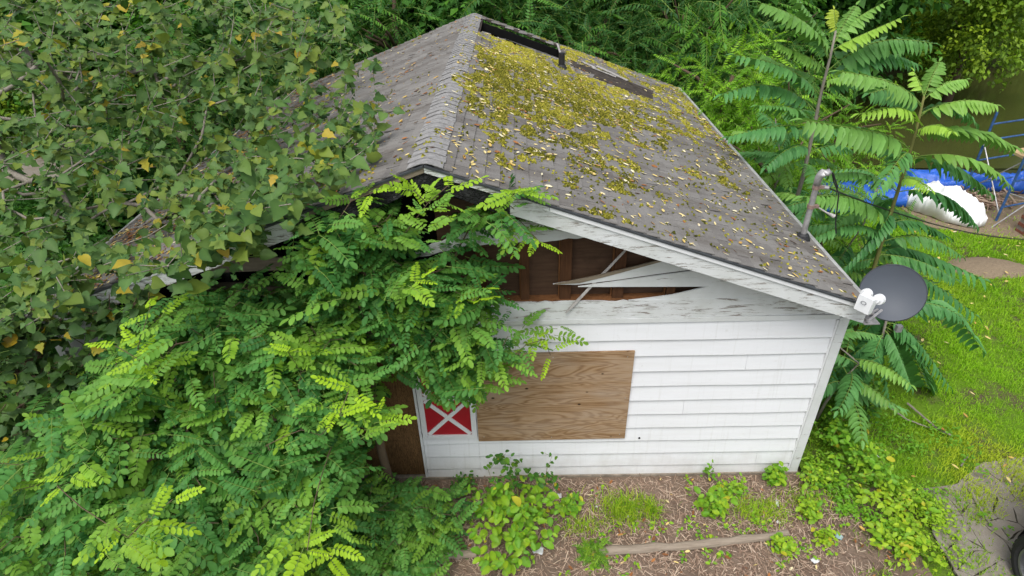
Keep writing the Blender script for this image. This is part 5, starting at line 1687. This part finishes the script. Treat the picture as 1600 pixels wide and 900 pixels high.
heaven_tree('low tree of heaven under the satellite dish, fronds hanging over bare soil', [(1372, 560), (1380, 520), (1390, 480)], 1.15, [
    (1385, 500, 1533, 546, .3, .0), (1384, 505, 1484, 604, -.2, .0), (1382, 515, 1424, 606, -.4, .05), (1380, 520, 1342, 612, -.2, .0), (1382, 510, 1452, 622, .3, .05), (1378, 525, 1310, 580, .0, .0), (1380, 520, 1390, 630, -.1, .0), (1386, 490, 1330, 540, .3, .0), (1388, 485, 1510, 500, -.2, .0), (1388, 485, 1470, 480, .6, .0), (1384, 500, 1300, 520, .5, .0), (1384, 505, 1345, 580, .5, .0)],
    203, (5.05, 1.15, 0), .025)


def heaven_thicket(label, base, h, n, seed, size):
    """young tree of heaven with fronds all round its stem"""
    rng = np.random.default_rng(seed)
    r = Root('tree_of_heaven', base, label, 'tree', 'trees of heaven beside the house')
    S = [np.array(base) + np.array([.05 * rng.normal() * k, .05 * rng.normal() * k, h * k / 4]) for k in range(5)]
    b = MB(); b.tube(S, [.022 * (1 - .17 * k) for k in range(5)], 8); r.part(b, 'trunk', MT['bark_grey'], smooth=True)
    for k in range(n):
        f = .35 + .65 * (k + .5) / n; i = min(3, int(f * 4)); p = S[i] + (S[i + 1] - S[i]) * (f * 4 - i)
        a = k * 2.4 + rng.normal() * .25; L = size * (1.15 - .45 * f) * (.85 + .3 * rng.random())
        q = p + np.array([math.cos(a) * L, math.sin(a) * L, L * (-.22 + .5 * f * rng.random())])
        if q[0] < 4.02: q[0] = 4.02 + .1 * rng.random()
        frond(r, p, q, rng, float(rng.random() ** 3 * .5), pairs=int(9 + 6 * L))


heaven_thicket('bushy tree of heaven close to the wall, between the mast and the dish', (4.55, 1.9, 0), 1.9, 20, 211, .95)
heaven_thicket('short tree of heaven under the eave, near the house corner', (4.45, .75, 0), 1.35, 16, 212, .75)
heaven_thicket('bushy tree of heaven behind the mast, its crown level with the eave', (4.75, 2.9, 0), 2.3, 20, 213, 1.0)
heaven_thicket('slender tree of heaven between the tall one and the blue tarp heap', (5.35, 2.6, 0), 2.5, 18, 214, .9)
heaven_thicket('dense tree of heaven behind the eave, in front of the bright feathery bush', (4.9, 4.4, 0), 2.7, 22, 215, 1.05)

# ------------------------------------------------------------------ shrubs and weeds
def shrub(label, cat, name, base, tips_px=None, n=40, rad=(.3, .3, .35), zc=.3, seed=1, size=.07, n_ind=200, leaves=(4, 7), young=.2, tmpl=None, me=None, mats=None, group=None, yellow=.03, stem='stem_green', r0=.010, updn=-.2, tips=None, dark=.5):
    rng = np.random.default_rng(seed)
    base = np.asarray(base, float)
    tmpl = tmpl or OVAL; me = me or OVA_ME; mats = mats or [MT['shrub']]
    if tips is None:
        d = rng.normal(size=(n, 3)); d /= np.linalg.norm(d, axis=1, keepdims=True)
        tips = base + np.array([0, 0, zc]) + d * np.array(rad) * (rng.random((n, 1)) ** .4) * (.7 + .5 * rng.random((n, 1)))
        tips[:, 2] = np.maximum(tips[:, 2], base[2] + .05)
    r = Root(name, base, label, cat, group)
    pos, par, cnt, tid, nt = grow(base - (0, 0, .02), [base + (0, 0, .06), base + (0, 0, .12)], tips, rng, step=.12)
    wood(r, pos, par, cnt, nt, r0, .0022, MT[stem], 4)
    td = np.array([pos[i] - pos[par[i]] for i in tid]); td /= np.linalg.norm(td, axis=1, keepdims=True) + 1e-9
    P, D, S, U = spray(tips, td, rng, leaves[0], leaves[1], .14, 1.0, updn, size, .25)
    U[:, 1] -= .3
    P[:, 2] = np.maximum(P[:, 2], .03)
    k = len(P); yg = np.clip(young + .25 * rng.normal(size=k), 0, 1); q = rng.random(k); yg[q < yellow] = 1.6
    leaf_objs(r, tmpl, me, P, frames(D, U), S, rng.integers(0, len(tmpl), k), np.clip(dark + .25 * rng.normal(size=k), 0, 1), yg, mats, n_ind, bin_=8)
    return r


G = lambda u, v: at(u, v, 2, 0)
def px_tips(poly, n, seed, lo, hi):
    """tips on the rays through an outline, heights lo..hi"""
    rng = np.random.default_rng(seed); out = []
    for u, v in sample_poly(poly, n, rng):
        out.append(at(u, v, 2, lo + (hi - lo) * rng.random()))
    return np.array(out)

MED = 'garden shrubs and weeds round the house'
# heart-leaved shrub in front of the wall: full lower part, thin twigs above
tl = px_tips([(735, 770), (760, 745), (850, 745), (868, 770), (865, 830), (840, 870), (800, 895), (765, 890), (745, 860), (730, 810)], 84, 301, .10, .55)
shrub('bright green heart-leaved shrub on the straw bed before the window board', 'shrub', 'leafy_shrub', G(800, 850), tips=tl, seed=301, size=.084, n_ind=300, young=.24, leaves=(4, 7), yellow=.01)
rng = np.random.default_rng(302)
WEE_ME = tmpl_meshes(OVAL, 'weed_leaf', [MT['weed']])
tu = np.array([at(u, v, 1, -.30 - .25 * rng.random()) for u, v in sample_poly([(752, 722), (790, 700), (868, 705), (876, 745), (860, 762), (770, 765), (756, 745)], 34, rng)])
shrub('thin twiggy dark-leaved plant standing against the white wall', 'shrub', 'twiggy_shrub', G(812, 800), tips=tu, seed=302, size=.058, n_ind=160, leaves=(3, 4), young=.02, dark=.4, yellow=.03, mats=[MT['weed']], me=WEE_ME)
W = [  # label, name, cat, px, n, rad, zc, size, young, dark, yellow
    ('dark leafy weed bush hugging the house corner board', (1300, 700), 64, (.26, .34, .30), .36, .075, .05, .25, .02),
    ('tall dense weed bush with dark leaves under the fern-like fronds', (1330, 655), 75, (.30, .42, .32), .36, .075, .05, .2, .02),
    ('broad mid-green weed bush between the corner and the lawn', (1345, 745), 70, (.42, .36, .26), .26, .075, .22, .45, .03),
    ('yellow-green weed bush with many pale yellowing leaves, nearer the lawn', (1395, 800), 62, (.36, .34, .18), .17, .075, .62, .6, .10),
    ('yellowish low weed bush beside the asphalt, farthest from the white wall', (1415, 860), 50, (.36, .34, .15), .13, .072, .55, .6, .07),
    ('small yellow-green weed at the end of the garden log', (1222, 862), 25, (.11, .12, .12), .13, .062, .5, .6, .03),
    ('tiny yellow-green weed next to the white paper scrap', (1285, 845), 19, (.10, .10, .10), .11, .06, .6, .6, .08),
    ('light green weed cluster just above the log end', (1262, 805), 36, (.18, .15, .14), .14, .065, .45, .5, .08),
    ('loose yellow-green weed patch at the foot of the corner', (1275, 758), 42, (.24, .15, .16), .16, .058, .4, .5, .06),
    ('maple-like seedling with broad leaves on the straw bed', (1112, 800), 28, (.16, .13, .14), .17, .085, .25, .6, .03),
    ('slim pale weed behind the broad-leaved seedling', (1140, 775), 22, (.20, .08, .12), .14, .06, .35, .5, .02),
    ('small rounded seedling against the foot of the white wall near the corner', (1205, 755), 28, (.11, .07, .13), .17, .070, .2, .5, .02),
    ('low green weed beside the heart-leaved shrub, towards the grass tuft', (885, 800), 30, (.20, .14, .12), .14, .066, .2, .4, .02),
    ('small dark weed at the wall foot beside the locust leaves', (725, 770), 25, (.16, .12, .12), .14, .055, .0, .2, .05),
    ('shade weed under the hanging fronds by the bare soil', (1310, 612), 42, (.30, .35, .3), .34, .08, .05, .3, .01),
]
for k, (lab, px, n, rad, zc, sz, yg, dk, ye) in enumerate(W):
    shrub(lab, 'weed', 'weed_bush' if n > 35 else 'weed_seedling', G(*px), n=n, rad=rad, zc=zc, seed=320 + k, size=sz * .84, n_ind=200 if n > 55 else 70, young=yg, dark=dk, yellow=ye, group=MED, leaves=(4, 6), mats=[MT['weed' if dk < .22 else 'shrub']], me=WEE_ME if dk < .22 else OVA_ME)
# feathery low clump below the log, and dry stalk by the wall
shrub('feathery ferny green clump on the straw below the log', 'weed', 'feathery_weed', G(926, 872), n=40, rad=(.13, .14, .08), zc=.07, seed=350, size=.10, n_ind=60, tmpl=LOCUST_LO, me=tmpl_meshes(LOCUST_LO, 'feathery_leaf', [MT['shrub'], MT['rachis']]), mats=[MT['shrub'], MT['rachis']], young=.1, dark=.3, group=MED)
rng = np.random.default_rng(351)
ts = np.array([at(1112 + 5 * rng.normal(), v, 1, -.16) for v in np.linspace(722, 745, 8)])
shrub('thin dry grey stalk with narrow leaves leaning on the white wall', 'weed', 'dry_stalk', at(1106, 752, 2, 0), tips=ts, seed=351, size=.05, n_ind=24, leaves=(2, 3), young=0, dark=.1, group=MED, stem='bark_grey')


# ------------------------------------------------------------------ grass, straw, litter on the ground
def blades(name, x, y, z, length, width, tint, young, mat, label, lean=.85, seed=1):
    rng = np.random.default_rng(seed); n = len(x)
    a = rng.random(n) * 6.283; c, s = np.cos(a), np.sin(a)
    le = lean * (.3 + rng.random(n))
    P = np.stack([x, y, z], -1)
    side = np.stack([-s, c, 0 * s], -1) * (width / 2)[:, None]
    d1 = np.stack([c * le * .4, s * le * .4, np.ones(n)], -1) * (length * .55)[:, None]
    d2 = d1 + np.stack([c * le * 1.3, s * le * 1.3, .55 - .5 * le], -1) * (length * .5)[:, None]
    V = np.stack([P - side, P + side, P + d1 + side * .7, P + d1 - side * .7, P + d2], 1)
    T = np.array([(0, 1, 2), (0, 2, 3), (3, 2, 4)])
    TT = T[None] + (np.arange(n) * 5)[:, None, None]
    me = np_mesh(name, V.reshape(-1, 3), TT.reshape(-1, 3), mat, {'tint': np.repeat(tint, 5), 'young': np.repeat(young, 5)})
    return tag(link(name, me, color=(0, 0, 0, 1)), label, 'grass', kind='stuff')


def lawn_density(x, y):
    d = sstep(4.1, 5.6, x + .25 * (vnoise(x * 2, y * 2, 401) - .5) * 4)
    d = np.maximum(d, .55 * sstep(3.95, 4.3, x) * (1 - sstep(.3, .8, y)))
    bare = sstep(.45, .75, vnoise(x * 1.3 + 2, y * 1.3, 402)) * sstep(7.4, 5.6, x)
    d = d * (1 - .75 * bare)
    a = inpoly(np.stack([x, y], -1), [(4.9, -2.6), (7.6, -2.6), (7.4, -.2), (6.7, .15), (6.1, .05), (5.6, -.25), (5.2, -.3), (5.0, -.9)])
    crack = sstep(.50, .64, vnoise(x * 3.1, y * 3.1, 403)) * .9
    inner = sstep(5.05, 5.75, x + .3 * (vnoise(x * 4, y * 4, 408) - .5))
    rim = sstep(-.85, -.30, y + .5 * (vnoise(x * 3, y * 3, 409) - .5)) * .8
    d = np.where(a, d * np.maximum(rim, crack * inner + (1 - inner) * .9) * .8, d)
    soil = inpoly(np.stack([x, y], -1), [(5.0, .9), (6.2, .8), (6.5, 1.9), (5.6, 2.6), (4.6, 2.2)])
    d = np.where(soil, d * .25, d)
    s2 = inpoly(np.stack([x, y], -1), [(8.9, 5.95), (10.6, 5.3), (12.8, 5.9), (13.2, 7.6), (10.5, 7.9), (8.8, 7.2)])
    d = np.where(s2, d * .12, d)
    mnd = ((x - c0[0]) / .72) ** 2 + ((y - c0[1]) / .36) ** 2
    return np.where(mnd < 1, d * .12, d)


def grass():
    rng = np.random.default_rng(410)
    xs, ys, ls, ws = [], [], [], []
    for (xa, xb, ya, yb, dens, L, w) in ((3.95, 7.6, -2.4, 1.6, 4200, .065, .0078), (4.2, 9.6, 1.6, 4.6, 2600, .072, .0100), (5, 13.5, 4.6, 8.4, 1200, .09, .015), (7.6, 10.6, -1.0, 1.6, 900, .06, .009)):
        n = int((xb - xa) * (yb - ya) * dens); x = xa + rng.random(n) * (xb - xa); y = ya + rng.random(n) * (yb - ya)
        k = rng.random(n) < lawn_density(x, y) * (.35 + .65 * sstep(.3, .6, vnoise(x * 4.5, y * 4.5, 404)))
        x, y = x[k], y[k]; xs.append(x); ys.append(y); ls.append(L * (.5 + .9 * rng.random(len(x))) * (.75 + .6 * vnoise(x * 3, y * 3, 405))); ws.append(w * (.7 + .6 * rng.random(len(x))))
    x, y, l, w = map(np.concatenate, (xs, ys, ls, ws))
    tint = np.clip(.25 + .7 * vnoise(x * 1.1, y * 1.1, 406) + .18 * rng.normal(size=len(x)), 0, 1)
    yg = np.clip(.9 * sstep(.4, .9, vnoise(x * .8 + 5, y * .8, 407)) + .1 * rng.normal(size=len(x)), 0, 1)
    inside = inpoly(np.stack([x, y], -1), [(4.9, -2.6), (7.6, -2.6), (7.4, -.2), (6.7, .15), (6.1, .05), (5.6, -.25), (5.2, -.3), (5.0, -.9)])
    blades('lawn_grass', x, y, np.where(inside, .024, -.01), l, w, tint, yg, MT['grass'], 'bright green ragged grass of the lawn', seed=411)
    # tufts in the straw bed
    for lab, px, n, rx, ry, L in (('tall grass tuft by the wall beside the broken shutter shrub', (975, 800), 620, .30, .20, .17), ('low grass patch on the straw next to the log', (1185, 800), 700, .34, .18, .10), ('sparse grass at the house corner on straw', (1255, 780), 300, .28, .2, .10), ('short grass at the edge of the heart-leaved shrub', (910, 825), 320, .28, .14, .09), ('wispy grass tuft beside the tall one', (1015, 800), 120, .07, .10, .2)):
        c = G(*px); m = n
        gx = c[0] + rx * rng.normal(size=m) * .5; gy = np.minimum(c[1] + ry * rng.normal(size=m) * .5, -.06)
        blades('grass_tuft', gx, gy, 0 * gx, L * (.5 + .8 * rng.random(m)), .006 + .004 * rng.random(m), np.clip(.4 + .3 * rng.normal(size=m), 0, 1), np.clip(.35 + .3 * rng.normal(size=m), 0, 1), MT['grass'], lab, lean=.9, seed=int(px[0]))


def straw():
    rng = np.random.default_rng(420); n = 26000
    x = -.75 + rng.random(n) * 5.4; y = -2.6 + rng.random(n) * 2.52
    k = (rng.random(n) < (.35 + .65 * vnoise(x * 2.2, y * 2.2, 421)) * (1 - .8 * sstep(3.9, 4.6, x + .3 * (vnoise(y * 3, x, 5) - .5)))); x, y = x[k], y[k]; n = len(x)
    L = (.03 + .11 * rng.random(n) ** 2); w = .0018 + .0026 * rng.random(n); a = rng.random(n) * 6.283
    d = np.stack([np.cos(a), np.sin(a), .18 * rng.normal(size=n)], -1) * (L / 2)[:, None]
    s = np.stack([-np.sin(a), np.cos(a), 0 * a], -1) * w[:, None]
    P = np.stack([x, y, .012 + .02 * rng.random(n)], -1)
    bend = np.stack([0 * x, 0 * x, .01 * rng.random(n)], -1)
    V = np.stack([P - d - s, P - d + s, P + bend - s, P + bend + s, P + d - s * .6, P + d + s * .6], 1)
    T = np.array([(0, 2, 3), (0, 3, 1), (2, 4, 5), (2, 5, 3)])
    TT = T[None] + (np.arange(n) * 6)[:, None, None]
    tint = np.clip(.5 + .3 * rng.normal(size=n), 0, 1)
    tag(link('straw', np_mesh('straw', V.reshape(-1, 3), TT.reshape(-1, 3), MT['straw'], {'tint': np.repeat(tint, 6)}, smooth=False)), 'pale brown straw and dead grass scattered on the garden bed', 'straw', kind='stuff')
    n = 420
    x = -.75 + rng.random(n) * 5.3; y = -2.2 + rng.random(n) * 2.1
    q = rng.random(n) < .35 + .5 * (vnoise(x * 2, y * 2, 422) > .5)
    x, y = x[q], y[q]; n = len(x)
    t = np.clip(.45 + .3 * rng.normal(size=n), 0, 1); t[rng.random(n) < .4] *= .3
    litter_mesh('ground_leaves', np.stack([x, y, 0 * x + .03], -1), np.tile([0, 0, 1.], (n, 1)), .03 + .05 * rng.random(n), t, 'fallen yellow and brown leaves on the straw bed', seed=423)
    n = 170
    x = 4.4 + rng.random(n) * 6; y = -2 + rng.random(n) * 8
    litter_mesh('lawn_leaves', np.stack([x, y, 0 * x + .07], -1), np.tile([0, 0, 1.], (n, 1)), .05 + .05 * rng.random(n), np.clip(.6 + .15 * rng.normal(size=n), 0, 1), 'scattered yellow fallen leaves lying on the lawn', seed=424)


def ground_weeds():
    """low leafy weeds nobody could count, thick between the house corner and the lawn"""
    rng = np.random.default_rng(430); n = 9000
    x = 3.95 + rng.random(n) * 3.4; y = -2.0 + rng.random(n) * 4.2
    d = sstep(4.0, 4.25, x) * (1 - sstep(4.7, 5.9, x + .8 * (vnoise(x * 1.5, y * 1.5, 431) - .5))) * sstep(.25, .6, vnoise(x * 2.4, y * 2.4, 432))
    d = np.maximum(d, .10 * sstep(.55, .75, vnoise(x * 2, y * 2, 433)))
    d = d * np.where(inpoly(np.stack([x, y], -1), [(5.0, .9), (6.2, .8), (6.5, 1.9), (5.6, 2.6), (4.6, 2.2)]), .3, 1)
    k = rng.random(n) < d * (.25 + .9 * sstep(.42, .62, vnoise(x * 5, y * 5, 438))); x, y = x[k], y[k]; m = 7
    X = np.repeat(x, m) + rng.normal(size=len(x) * m) * .045; Y = np.repeat(y, m) + rng.normal(size=len(x) * m) * .045
    Z = .02 + .13 * rng.random(len(X)) * np.repeat(.4 + .9 * vnoise(x * 2, y * 2, 434), m)
    P = np.stack([X, Y, Z], -1); a = rng.random(len(X)) * 6.283
    D = np.stack([np.cos(a), np.sin(a), .1 + .25 * rng.normal(size=len(X))], -1); U = np.array([0, -.2, 1.]) + .3 * rng.normal(size=P.shape)
    V, T, M, A = scatter(OVAL, P, frames(D, U), .018 + .036 * rng.random(len(X)) ** 1.4, rng.integers(0, 5, len(X)), np.repeat(np.clip(.15 + .7 * vnoise(x * 1.6, y * 1.6, 435), 0, 1), m), np.clip(np.repeat(.6 * sstep(.4, .8, vnoise(x * 1.2, y * 1.2, 436)), m) + .15 * rng.normal(size=len(X)), 0, 1))
    tag(link('ground_weeds', np_mesh('ground_weeds', V, T, [MT['shrub']], A, M), color=(0, 0, 0, 1)), 'low leafy weeds between the house corner and the asphalt', 'weeds', kind='stuff')
    # the same kind, sparse, on the straw
    n = 240; x = -.6 + rng.random(n) * 5.0; y = -2.0 + rng.random(n) * 1.9
    k = rng.random(n) < .15 + .8 * sstep(.5, .7, vnoise(x * 1.7, y * 1.7, 437)); x, y = x[k], y[k]
    X = np.repeat(x, 6) + rng.normal(size=len(x) * 6) * .03; Y = np.repeat(y, 6) + rng.normal(size=len(x) * 6) * .03
    P = np.stack([X, Y, .02 + .05 * rng.random(len(X))], -1); a = rng.random(len(X)) * 6.283
    V, T, M, A = scatter(OVAL, P, frames(np.stack([np.cos(a), np.sin(a), .2 + 0 * a], -1), np.array([0, -.2, 1.]) + .3 * rng.normal(size=P.shape)), .022 + .03 * rng.random(len(X)), rng.integers(0, 5, len(X)), rng.random(len(X)), np.clip(.3 + .3 * rng.normal(size=len(X)), 0, 1))
    tag(link('straw_weeds', np_mesh('straw_weeds', V, T, [MT['shrub']], A, M), color=(0, 0, 0, 1)), 'tiny scattered weeds sprouting through the straw bed', 'weeds', kind='stuff')


grass(); straw(); ground_weeds()


# ------------------------------------------------------------------ the wood behind
def crown_mesh(name, tmpls, n, rad, size, mats, seed, clump=26, lobes=9):
    """foliage of a crown about the origin: sprays gathered into uneven lobes with gaps"""
    rng = np.random.default_rng(seed); rad = np.asarray(rad)
    lc = rng.normal(size=(lobes, 3)); lc /= np.linalg.norm(lc, axis=1, keepdims=True); lc *= (.35 + .5 * rng.random((lobes, 1)))
    lr = .28 + .22 * rng.random(lobes)
    nc = n // clump
    li = rng.integers(0, lobes, nc)
    d = rng.normal(size=(nc, 3)); d /= np.linalg.norm(d, axis=1, keepdims=True)
    C = lc[li] + d * lr[li][:, None] * rng.random((nc, 1)) ** .35
    od = C / (np.linalg.norm(C, axis=1, keepdims=True) + 1e-6) + d * .8
    C = C * rad
    P = np.repeat(C, clump, 0) + rng.normal(size=(nc * clump, 3)) * size * 1.1
    D = np.repeat(od, clump, 0) * .7 + rng.normal(size=(nc * clump, 3)) * .75; D[:, 2] -= .15
    U = np.array([0, 0, 1.]) + rng.normal(size=P.shape) * .35
    S = size * (.7 + .6 * rng.random(len(P)))
    tint = np.clip(np.repeat(.5 + .3 * rng.normal(size=nc), clump) + .12 * rng.normal(size=len(P)), 0, 1)
    yg = np.clip(np.repeat(rng.random(nc) ** 3, clump) * .8, 0, 1)
    V, T, M, A = scatter(tmpls, P, frames(D, U), S, rng.integers(0, len(tmpls), len(P)), tint, yg)
    return np_mesh(name, V, T, mats, A, M)


CR = {
    'fern_a': crown_mesh('fern_crown', FERN_LO, 620, (1.5, 1.5, 1.7), .62, [MT['forest_a'], MT['rachis']], 501, 10, 11),
    'fern_b': crown_mesh('fern_crown', FERN_LO, 560, (1.5, 1.5, 1.6), .50, [MT['forest_c'], MT['rachis']], 502, 10, 10),
    'loc_a': crown_mesh('locust_crown', LOCUST_LO, 800, (1.7, 1.7, 1.7), .40, [MT['forest_a'], MT['rachis']], 503, 10, 12),
    'leaf_a': crown_mesh('leafy_crown', SIMPLE_LO, 18000, (1.9, 1.9, 2.0), .095, [MT['forest_b']], 504, 26, 14),
    'leaf_b': crown_mesh('leafy_crown', SIMPLE_LO, 12000, (2.1, 2.1, 1.9), .15, [MT['forest_a']], 505, 26, 13),
    'bush': crown_mesh('bush_crown', FERN_LO, 950, (1.0, 1.0, .95), .34, [MT['forest_c'], MT['rachis']], 506, 10, 12),
}


def wood_tree(label, x, y, kind, s, zc, seed, lean=(0, 0), name='wood_tree', group='trees of the wood behind the house', cat='tree'):
    rng = np.random.default_rng(seed)
    r = Root(name, (x, y, -.05), label, cat, group)
    cx, cy = x + lean[0], y + lean[1]
    b = MB(); top = np.array([cx, cy, zc + .9 * s]); base = np.array([x, y, -.08])
    pts = [base + (top - base) * t + (rng.normal(size=3) * .06 * s if 0 < t < 1 else 0) for t in np.linspace(0, 1, 6)]
    b.tube(pts, [.10 * s * (1 - .8 * t) + .012 for t in np.linspace(0, 1, 6)], 8)
    for k in range(7):
        a = rng.random() * 6.28; j = rng.integers(2, 5); p = pts[j]; e = p + np.array([math.cos(a), math.sin(a), .5 * rng.normal() + .3]) * s * (.9 + .6 * rng.random())
        b.tube([p, (p + e) / 2 + (0, 0, .1 * s), e], [.04 * s, .028 * s, .01], 5)
    r.part(b, 'trunk', MT['bark'], smooth=True)
    o = link('crown', CR[kind], r.o, color=(float(rng.random() * .18), 0, 0, 1))
    o.location = (lean[0], lean[1], zc + .05); o.scale = (s * (.9 + .25 * rng.random()), s * (.9 + .25 * rng.random()), s * (.9 + .2 * rng.random())); o.rotation_euler = (0, 0, rng.random() * 6.28)
    return r


FOREST = [
    # x, y, kind, scale, crown height, label
    (-6.3, 8.2, 'loc_a', 1.15, 2.3, 'dark locust clump behind the far roof corner on the linden side'),
    (-4.0, 9.3, 'fern_a', 1.2, 2.3, 'dark ferny tree rising behind the leaf-littered roof slope'),
    (-1.9, 9.8, 'loc_a', 1.25, 2.9, 'dense dark tree directly behind the far end of the ridge'),
    (0.4, 10.2, 'fern_a', 1.2, 2.5, 'deep green ferny tree behind the roof opening'),
    (2.4, 9.8, 'loc_a', 1.15, 2.3, 'leafy dark tree behind the vent pipe'),
    (4.6, 10.2, 'fern_a', 1.2, 2.3, 'tree with long ferny fronds behind the far eave'),
    (6.6, 9.9, 'fern_a', 1.0, 1.9, 'ferny tree between the bright bush and the tall tree of heaven'),
    (-3.1, 12.8, 'leaf_b', 1.5, 3.3, 'tall dark broadleaf tree in the second row behind the ridge'),
    (0.2, 13.6, 'leaf_b', 1.5, 3.2, 'dark tree in the second row above the roof opening'),
    (3.5, 13.5, 'fern_a', 1.7, 3.3, 'big ferny tree in the second row behind the vent pipe'),
    (6.9, 13.2, 'leaf_b', 1.4, 3.0, 'dark round tree in the second row beyond the far eave'),
    (9.6, 14.3, 'leaf_b', 1.5, 3.3, 'dark tree standing at the near end of the creek'),
    (-6.6, 12.0, 'leaf_b', 1.5, 3.0, 'shaded tree behind the linden branches, nearest the roof'),
    (-9.8, 11.0, 'leaf_b', 1.4, 2.6, 'shaded tree behind the linden trunk'),
    (-13.8, 13.0, 'leaf_a', 1.5, 2.6, 'olive tree beyond the gravel road'),
    (-17.0, 10.0, 'leaf_a', 1.5, 2.5, 'olive tree at the outer edge beyond the road'),
    (-11.5, 18.0, 'leaf_b', 1.8, 3.4, 'far dark tree at the end of the gravel road'),
    (12.6, 19.6, 'leaf_a', 1.6, 3.6, 'light olive tree overhanging the middle of the creek'),
    (16.4, 19.2, 'leaf_a', 1.7, 3.6, 'light olive tree on the far creek bank above the scaffold'),
    (11.0, 15.6, 'leaf_a', 1.25, 3.1, 'yellowish tree leaning over the creek behind the tall fronds'),
    (14.2, 14.2, 'leaf_a', 1.35, 3.2, 'olive bough of a tree hanging low above the creek'),
    (20.3, 21.0, 'leaf_a', 1.8, 3.7, 'olive tree at the far end of the creek'),
    (-1.0, 19.0, 'leaf_b', 2.2, 3.9, 'distant dark tree behind the ridge end'),
    (4.6, 19.0, 'leaf_b', 2.2, 3.8, 'distant dark tree behind the second row'),
    (9.8, 20.5, 'leaf_a', 2.2, 3.9, 'distant olive tree behind the creek bend'),
    (-6.5, 19.5, 'leaf_b', 2.2, 3.8, 'distant dark tree behind the linden'),
    (15.5, 27.0, 'leaf_a', 2.8, 4.2, 'far olive tree behind the creek, the widest one'),
    (24.0, 28.0, 'leaf_a', 2.8, 4.0, 'far olive tree past the end of the creek'),
    (6.0, 28.0, 'leaf_b', 2.8, 4.2, 'far dark tree showing between nearer crowns'),
    (-4.0, 29.0, 'leaf_b', 2.8, 4.2, 'far dark tree above the ridge end'),
    (-14.0, 29.0, 'leaf_b', 2.8, 4.0, 'far dark tree beyond the road bend'),
    (-23.0, 22.0, 'leaf_a', 2.8, 3.6, 'far olive tree past the road'),
    (-25.0, 34.0, 'leaf_b', 3.2, 4.0, 'farthest dark tree beyond the road'),
    (-12.0, 42.0, 'leaf_b', 3.6, 4.4, 'farthest dark tree behind the road end'),
    (3.0, 42.0, 'leaf_b', 3.6, 4.4, 'farthest dark tree behind the ridge'),
    (17.0, 42.0, 'leaf_b', 3.8, 4.4, 'farthest dark tree behind the creek'),
    (32.0, 40.0, 'leaf_a', 3.8, 4.4, 'farthest olive tree past the creek'),
]
for k, (x, y, kd, s, zc, lab) in enumerate(FOREST):
    wood_tree(lab, x, y, kd, s, zc, 600 + k)
for k, (x, y, kd, s, zc, lab) in enumerate([
    (4.95, 7.3, 'bush', 1.25, 1.6, 'bright feathery bush crowding the far roof corner'),
    (5.4, 5.6, 'bush', .85, .75, 'bright feathery bush beside the eave, below the tall fronds'),
    (4.75, 4.0, 'bush', .75, .6, 'low feathery bush tucked under the eave behind the mast'),
    (6.6, 8.0, 'fern_b', .9, .9, 'fresh green ferny bush behind the tall tree of heaven'),
    (8.0, 8.6, 'fern_b', .75, .55, 'low ferny bush on the creek bank behind the tarp heap'),
    (4.9, 2.7, 'bush', .6, .5, 'low feathery bush at the foot of the roof mast'),
    (5.6, 3.3, 'bush', .65, .42, 'low green bush between the two trees of heaven'),
    (-5.6, 6.2, 'loc_a', .8, 1.4, 'leafy sapling beside the shaded eave of the leaf-littered slope'),
    (-6.8, 4.2, 'leaf_b', .75, 1.1, 'dark bush below the linden next to the eave'),
    (-5.4, 1.8, 'leaf_b', .7, .9, 'dark bush growing between linden trunk and house wall'),
    (-5.6, -.4, 'loc_a', .8, .9, 'leafy sapling below the vine at the house corner')]):
    wood_tree(lab, x, y, kd, s, zc, 700 + k, name='feathery_bush' if kd in ('bush', 'fern_b') else 'sapling_bush', group='bushes round the back of the house', cat='bush')


def undergrowth():
    rng = np.random.default_rng(801); n = 5200
    x = -20 + rng.random(n) * 50; y = 6.9 + rng.random(n) ** 1.4 * 26
    lf = rng.random(n) < .22; x[lf] = -9 + rng.random(lf.sum()) * 5; y[lf] = -2.5 + rng.random(lf.sum()) * 10
    k = ~((x > 8.8) & (y < 19) & (y > 8.4) & (x < 36)) & ~((x > 7.2) & (y < 8.8)) & ~((x < -9.0) & (x > -13.6))
    rt = rng.random(n) < .10; x[rt] = 4.1 + rng.random(rt.sum()) * 1.0; y[rt] = 2.2 + rng.random(rt.sum()) * 5; k |= rt
    x, y = x[k], y[k]; n = len(x)
    P = np.stack([x, y, .12 + .45 * rng.random(n) ** 2], -1)
    a = rng.random(n) * 6.283; D = np.stack([np.cos(a), np.sin(a), .25 + .3 * rng.normal(size=n)], -1)
    V, T, M, A = scatter(FERN_LO + LOCUST_LO, P, frames(D, np.array([0, 0, 1.]) + rng.normal(size=P.shape) * .3), (.45 + .35 * rng.random(n)) * np.where((x > 4) & (y < 7.2), .7, 1), rng.integers(0, 8, n), np.clip(.4 + .3 * rng.normal(size=n), 0, 1), np.clip(rng.random(n) ** 3 * .8, 0, 1))
    tag(link('undergrowth', np_mesh('undergrowth', V, T, [MT['forest_a'], MT['rachis']], A, M), color=(0, 0, 0, 1)), 'low ferny undergrowth covering the ground of the wood', 'undergrowth', kind='stuff')


undergrowth()
